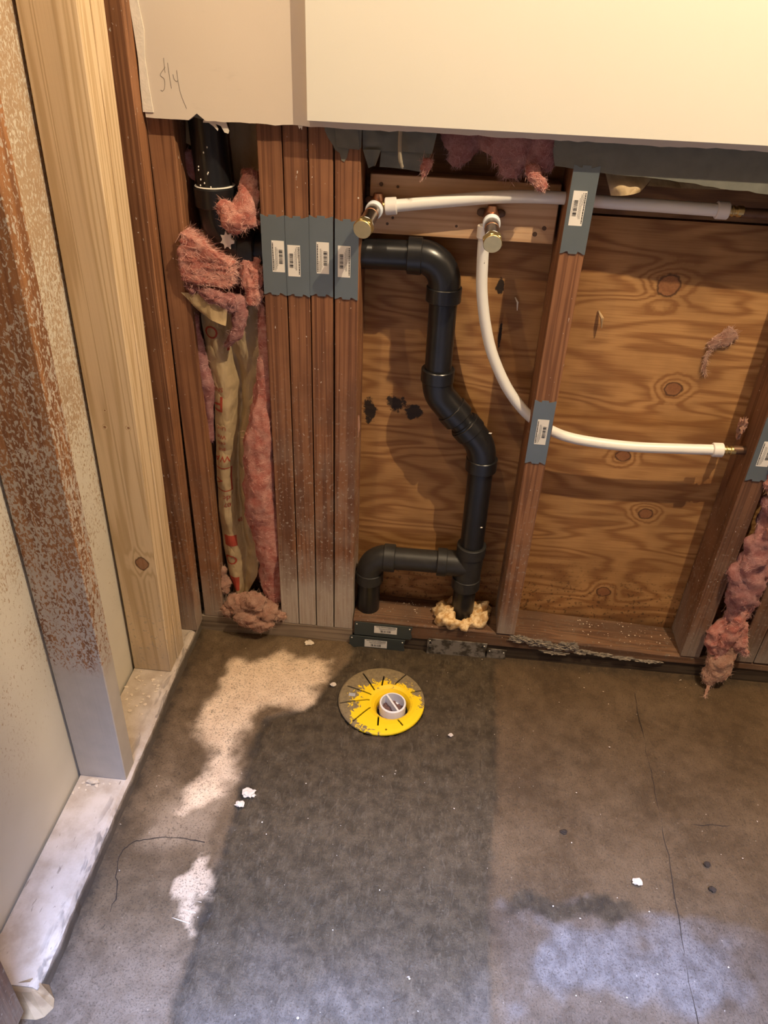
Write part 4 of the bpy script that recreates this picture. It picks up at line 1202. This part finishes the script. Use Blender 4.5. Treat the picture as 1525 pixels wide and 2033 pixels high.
# ------------------------------------------------------------------ torn paper under the panel
def ragged(xz, y0, y1, name, label, mat='felt'):
    o = mk(name, prism(xz, y0, y1), M[mat], label=label, cat='paper')
    return o
lo = []
for x in np.linspace(0.443, 1.2, 60):
    n = vnoise(np.array([[x * 80, 0, 0], [x * 25, 3, 0]]))
    lo.append((x, float(np.interp(x, [0.44, 0.51, 0.59, 0.755, 1.2], [1.001, 0.9950, 0.9910, 0.979, 0.965])) + 0.0010 * n[0] + 0.001 * n[1]))
ragged(lo + [(1.2, 1.06), (0.437, 1.06), (0.437, 1.02), (0.441, 1.006)], -0.0009, -0.0001, 'torn_paper', 'grey paper strip under the right half of the cream panel')
TP = empty('torn_paper', (0.18, 0.0, 0.975), label='ragged grey paper hanging over the tops of the grouped studs', cat='paper')
mk('sheet', prism([(0.102, 1.06), (0.103, 1.031), (0.108, 1.021), (0.115, 1.012), (0.118, 1.006), (0.125, 1.002), (0.128, 0.992), (0.132, 0.990), (0.136, 0.996), (0.139, 1.008), (0.147, 1.009), (0.157, 1.010), (0.159, 1.06)], -0.0009, -0.0001), M['felt'], TP)
sheet([(0.158, -0.001, 1.06), (0.272, 0.004, 1.06), (0.262, 0.012, 1.006), (0.159, 0.002, 1.004)], 0.012, 'felt', 'sheet', TP, 18, seed=9)
sheet([(0.160, 0.002, 1.008), (0.186, 0.006, 1.008), (0.178, 0.010, 0.985), (0.168, 0.006, 0.982)], 0.006, 'felt', 'sheet', TP, 10, seed=11)
sheet([(0.185, 0.030, 1.012), (0.262, 0.030, 1.010), (0.250, 0.034, 0.976), (0.182, 0.034, 0.980)], 0.008, 'felt', 'sheet', TP, 14, seed=12)
sheet([(0.118, -0.0018, 1.035), (0.153, -0.0026, 1.034), (0.155, -0.0032, 1.008), (0.121, -0.0030, 1.010)], -0.002, 'felt', 'sheet', TP, 8, seed=13)
mk('strip', tube(spline([(0.2145, -0.006, 1.04), (0.2145, -0.007, 1.02), (0.216, -0.006, 1.00), (0.220, -0.004, 0.986)], 6), [0.0030] * 15 + [0.0025] * 3 + [0.001], 8), plain('strip_paper', (0.30, 0.26, 0.19), 0.8, 0, 0.2), TP)
sheet([(0.515, 0.030, 1.005), (0.600, 0.030, 0.995), (0.575, 0.016, 0.970), (0.534, 0.012, 0.962)], -0.010, 'kraft', 'paper_scrap', None, seed=15,
      label='curled brown paper scrap behind the hose right of the middle stud', cat='paper')
sheet([(0.60, 0.034, 1.000), (0.74, 0.030, 0.985), (0.70, 0.024, 0.978), (0.585, 0.020, 0.978)], -0.006, 'kraft', 'paper_scrap', None, seed=16,
      label='long thin brown paper scrap under the grey paper strip', cat='paper')

# ------------------------------------------------------------------ foam ring and mortar
def foam():
    c = Vector((0.394, 0.040, 0.078))
    V, F = [], []
    ns, nt = 64, 18
    for i in range(ns):
        a = 2 * math.pi * i / ns
        R_ = 0.036 + 0.004 * math.sin(3 * a + 1)
        r = 0.0135 + 0.003 * math.sin(2 * a + 0.5) + 0.004 * abs(math.cos(a))
        for j in range(nt):
            b = 2 * math.pi * j / nt
            V.append((c.x + (R_ + r * math.cos(b)) * math.cos(a) * 1.08, c.y + (R_ + r * math.cos(b)) * math.sin(a) * 0.88, c.z + 0.006 + r * 1.05 * math.sin(b)))
    V = np.array(V)
    ctr = V.reshape(ns, nt, 3).mean(1).repeat(nt, 0)
    d = V - ctr
    V = ctr + d * (1 + 0.75 * fbm(V * 75, 3) + 0.25 * fbm(V * 220, 2))[:, None]
    V[:, 2] = np.maximum(V[:, 2], 0.0725)
    F = [(i * nt + j, ((i + 1) % ns) * nt + j, ((i + 1) % ns) * nt + (j + 1) % nt, i * nt + (j + 1) % nt) for i in range(ns) for j in range(nt)]
    return V, F
FO = mk('foam_ring', foam(), M['foam'], smooth=True, label='lumpy cream spray foam around the foot of the black pipe', cat='foam')
MS = empty('mortar_smear', (0.65, -0.002, 0.03), label='broken grey mortar lumps along the right sole plate', cat='mortar')
for i, (x, z, rx, rz) in enumerate([(0.520, 0.062, 0.022, 0.010), (0.562, 0.056, 0.026, 0.010), (0.600, 0.050, 0.024, 0.009), (0.628, 0.056, 0.020, 0.014), (0.662, 0.043, 0.030, 0.008), (0.700, 0.040, 0.024, 0.006), (0.745, 0.036, 0.030, 0.006), (0.80, 0.034, 0.03, 0.004), (0.60, 0.034, 0.03, 0.005)]):
    mk('lump', blob((x, 0.0, z), (rx * 0.8, 0.005, rz * 0.75), 0.7, 4.5, 4, i), M['mortar'], MS)

# ------------------------------------------------------------------ closet flange
CF = empty('floor_flange', (FC[0], FC[1], 0.0), label='muddy yellow slotted floor flange with a white plug', cat='flange')
def flange_disc():
    seg, prof = 96, [(0.0, -0.020), (0.03, -0.012), (0.08, -0.003), (0.16, 0.0035), (0.28, 0.0065), (0.5, 0.0075), (0.8, 0.0075), (0.965, 0.0070), (1.0, 0.0050)]
    V, F = [], []
    for lay in (0, 1):
        for t, z in prof:
            for k in range(seg):
                a = 2 * math.pi * k / seg
                c = HC * (1 - t) + FC * t
                r = 0.031 * (1 - t) + 0.0885 * t
                V.append((c[0] + r * math.cos(a), c[1] + r * math.sin(a), z - 0.0032 * lay))
    n = len(prof)
    for i in range(n - 1):
        for k in range(seg):
            k2 = (k + 1) % seg
            F.append((i * seg + k, (i + 1) * seg + k, (i + 1) * seg + k2, i * seg + k2))
            o = n * seg
            F.append((o + i * seg + k, o + i * seg + k2, o + (i + 1) * seg + k2, o + (i + 1) * seg + k))
    o = n * seg
    for k in range(seg):
        k2 = (k + 1) % seg
        F.append((k, k2, o + k2, o + k))
        e = (n - 1) * seg
        F.append((e + k, o + e + k, o + e + k2, e + k2))
    return V, F
disc = mk('disc', flange_disc(), M['yellow'], CF)
slots = [((0.1922, -0.0905), (0.2215, -0.1329)), ((0.2375, -0.093), (0.2354, -0.119)), ((0.2832, -0.0828), (0.2623, -0.1125)), ((0.3186, -0.1234), (0.2964, -0.1313)),
         ((0.1641, -0.1302), (0.2161, -0.1456)), ((0.1549, -0.1778), (0.2139, -0.1596)), ((0.1872, -0.2207), (0.2182, -0.1784)), ((0.2377, -0.2253), (0.2366, -0.1997)), ((0.287, -0.2191), (0.275, -0.2041))]
cut = []
for a, b in slots:
    a, b = np.array(a), np.array(b)
    d = (b - a) / np.linalg.norm(b - a)
    n = np.array([-d[1], d[0]]) * 0.0016
    c4 = [a - n, b - n, b + n, a + n]
    cut.append(slab([(*c, -0.03) for c in c4], [(*c, 0.03) for c in c4]))
cut.append(tube([(0.2547, -0.2330, -0.03), (0.2547, -0.2330, 0.03)], 0.0022, 12))
cv_, cf_ = join(*cut)
cme = bpy.data.meshes.new('cutter')
cme.from_pydata((np.array(cv_) - np.array(disc['_w'])).tolist(), [], cf_)
cob = bpy.data.objects.new('cutter', cme)
COL.objects.link(cob)
cob.location = Vector(disc['_w'])
md = disc.modifiers.new('slots', 'BOOLEAN')
md.operation = 'DIFFERENCE'
md.solver = 'EXACT'
md.object = cob
dg = bpy.context.evaluated_depsgraph_get()
nm = bpy.data.meshes.new_from_object(disc.evaluated_get(dg))
disc.modifiers.clear()
disc.data = nm
bpy.data.objects.remove(cob)
bpy.data.meshes.remove(cme)
mk('pipe_wall', join(ring((HC[0], HC[1], 0), (0, 0, 1), 0.0295, 0.0315, -0.055, -0.016, 40)), M['black'], CF)
mk('floor_shaft', tube([(HC[0], HC[1], -0.058), (HC[0], HC[1], -0.052)], 0.031, 32), M['mud'], CF)
PL = mk('plug', ring((HC[0], HC[1], 0), (0, 0, 1), 0.0235, 0.0270, -0.020, 0.0090, 48), M['white'], CF, label='white round test plug')
smoothy2(PL)
bd_ = Vector((0.0265, -0.0392, 0)).normalized()
bn = Vector((-bd_.y, bd_.x, 0)) * 0.0019
hc = Vector((HC[0], HC[1], 0))
c4 = [hc - bd_ * 0.0242 - bn, hc + bd_ * 0.0242 - bn, hc + bd_ * 0.0242 + bn, hc - bd_ * 0.0242 + bn]
mk('grip_bar', slab([(c.x, c.y, -0.014) for c in c4], [(c.x, c.y, 0.0078) for c in c4]), M['white'], PL)
mk('plug_base', tube([(HC[0], HC[1], -0.020), (HC[0], HC[1], -0.015)], 0.0245, 40), M['white'], PL)
mv, mf = blob((HC[0], HC[1], -0.0155), (0.022, 0.022, 0.0065), 0.5, 4.0, 4, 5)
mk('mud_in_plug', (mv, mf), M['mud'], PL)
mk('grey_tag', box(0.1705, 0.1835, -0.157, -0.149, 0.0073, 0.0083), plain('grey_tag', (0.36, 0.36, 0.36), 0.6), CF)

# ------------------------------------------------------------------ loose bits
def chips(spots, rad, mat, seed, flat=0.45):
    g = random.Random(seed)
    out = []
    for x, y, z in spots:
        r = rad * g.uniform(0.5, 1.3)
        out.append(blob((x, y, z + r * flat * 0.5), (r * g.uniform(0.7, 1.5), r * g.uniform(0.7, 1.3), r * flat), 0.4, 2.0, 1, g.random() * 9))
    return join(*out)
g = random.Random(3)
sp = [(g.uniform(-0.17, 1.05), g.uniform(-0.80, -0.01), 0.0025) for _ in range(75)]
sp = [q for q in sp if math.hypot(q[0] - FC[0], q[1] - FC[1]) > 0.095]
mk('floor_crumbs', chips(sp, 0.0011, 'chip', 5), M['chip'], label='tiny pale crumbs scattered over the concrete floor', cat='debris', kind='stuff')
sp = [(g.uniform(-0.272, -0.205), g.gauss(-0.215, 0.035), 0.0355) for _ in range(40)] + [(g.uniform(-0.272, -0.20), g.gauss(-0.44, 0.012), 0.0355) for _ in range(12)]
sp = [q for q in sp if q[1] < -0.168 and not (-0.43 < q[1] < -0.38)]
mk('plate_crumbs', chips(sp, 0.0032, 'chip', 6), M['chip'], label='pale wood crumbs on the left sole plate', cat='debris', kind='stuff')
sp = [(g.uniform(0.51, 0.86), g.uniform(0.015, 0.085), float(soletop(0.65))) for _ in range(70)] + [(g.uniform(0.22, 0.46), g.uniform(0.03, 0.085), 0.0745) for _ in range(40)]
mk('sole_crumbs', chips(sp, 0.0014, 'chip', 7), M['chip'], label='bright specks on the wet sole plate below the plywood', cat='debris', kind='stuff')
for nm_, (x, y), r, lab in (('plaster_crumb', (0.023, -0.405), 0.009, 'cream plaster crumb on the edge of the floor patch'), ('plaster_crumb', (0.012, -0.428), 0.006, 'smaller cream plaster crumb beside the floor patch edge'),
                      ('wood_chip', (0.0634, -0.014), 0.007, 'pale oval chip on the floor below the grouped studs'), ('plaster_crumb', (0.134, -0.128), 0.005, 'white plaster crumb left of the yellow flange'),
                      ('plaster_crumb', (0.382, -0.229), 0.0035, 'small pale chip right of the yellow flange'), ('plaster_crumb', (0.6955, -0.492), 0.006, 'pale crumb near the floor crack at the right')):
    mk(nm_, blob((x, y, 0.006), (r * 1.2, r, r * 0.5), 0.45, 2.4, 3, r * 999), M['chip'], label=lab, cat='chip')
for (x, y), lab in (((0.8219, -0.4448), 'dark pebble right of the long floor crack, farther one'), ((0.8188, -0.4891), 'dark pebble right of the long floor crack, nearer one'), ((0.5841, -0.4119), 'dark flat stain-coloured pebble in the middle of the right floor')):
    mk('pebble', blob((x, y, 0.003), (0.006, 0.005, 0.003), 0.35, 2.0, 2, x * 50), M['crack'], label=lab, cat='pebble')
mk('wood_chip', blob((-0.244, -0.437, 0.0405), (0.010, 0.006, 0.004), 0.35, 2.0, 2, 4), M['chip'], label='pale wood chip on the plate in front of the spattered stud', cat='chip')
# splinter and bent wires
mk('splinter', tube([(0.420, 0.088, 0.775), (0.424, 0.078, 0.770), (0.425, 0.074, 0.757)], [0.0012, 0.0016, 0.0008], 6), M['paper'], label='pale splinter sticking out of the plywood under the pine board', cat='splinter')
mk('splinter', tube([(0.565, 0.088, 0.762), (0.572, 0.079, 0.752), (0.574, 0.078, 0.735)], [0.0014, 0.003, 0.0010], 6), M['scrap'], label='pale splinter curling off the right plywood', cat='splinter')
mk('fibre_rag', blob((0.846, 0.04, 0.585), (0.006, 0.010, 0.018), 0.8, 3.5, 3, 6), M['tanpink'], label='brown rag of fibre beside the right brass fitting', cat='fibre rag')
mk('splinter', tube([(0.158, 0.03, 0.555), (0.1595, 0.022, 0.535), (0.1585, 0.018, 0.515)], [0.0015, 0.0030, 0.0012], 6), M['tanpink'], label='pink splinter on the side of the rightmost grouped stud', cat='splinter')

for o in bpy.data.objects:
    if '_w' in o:
        del o['_w']
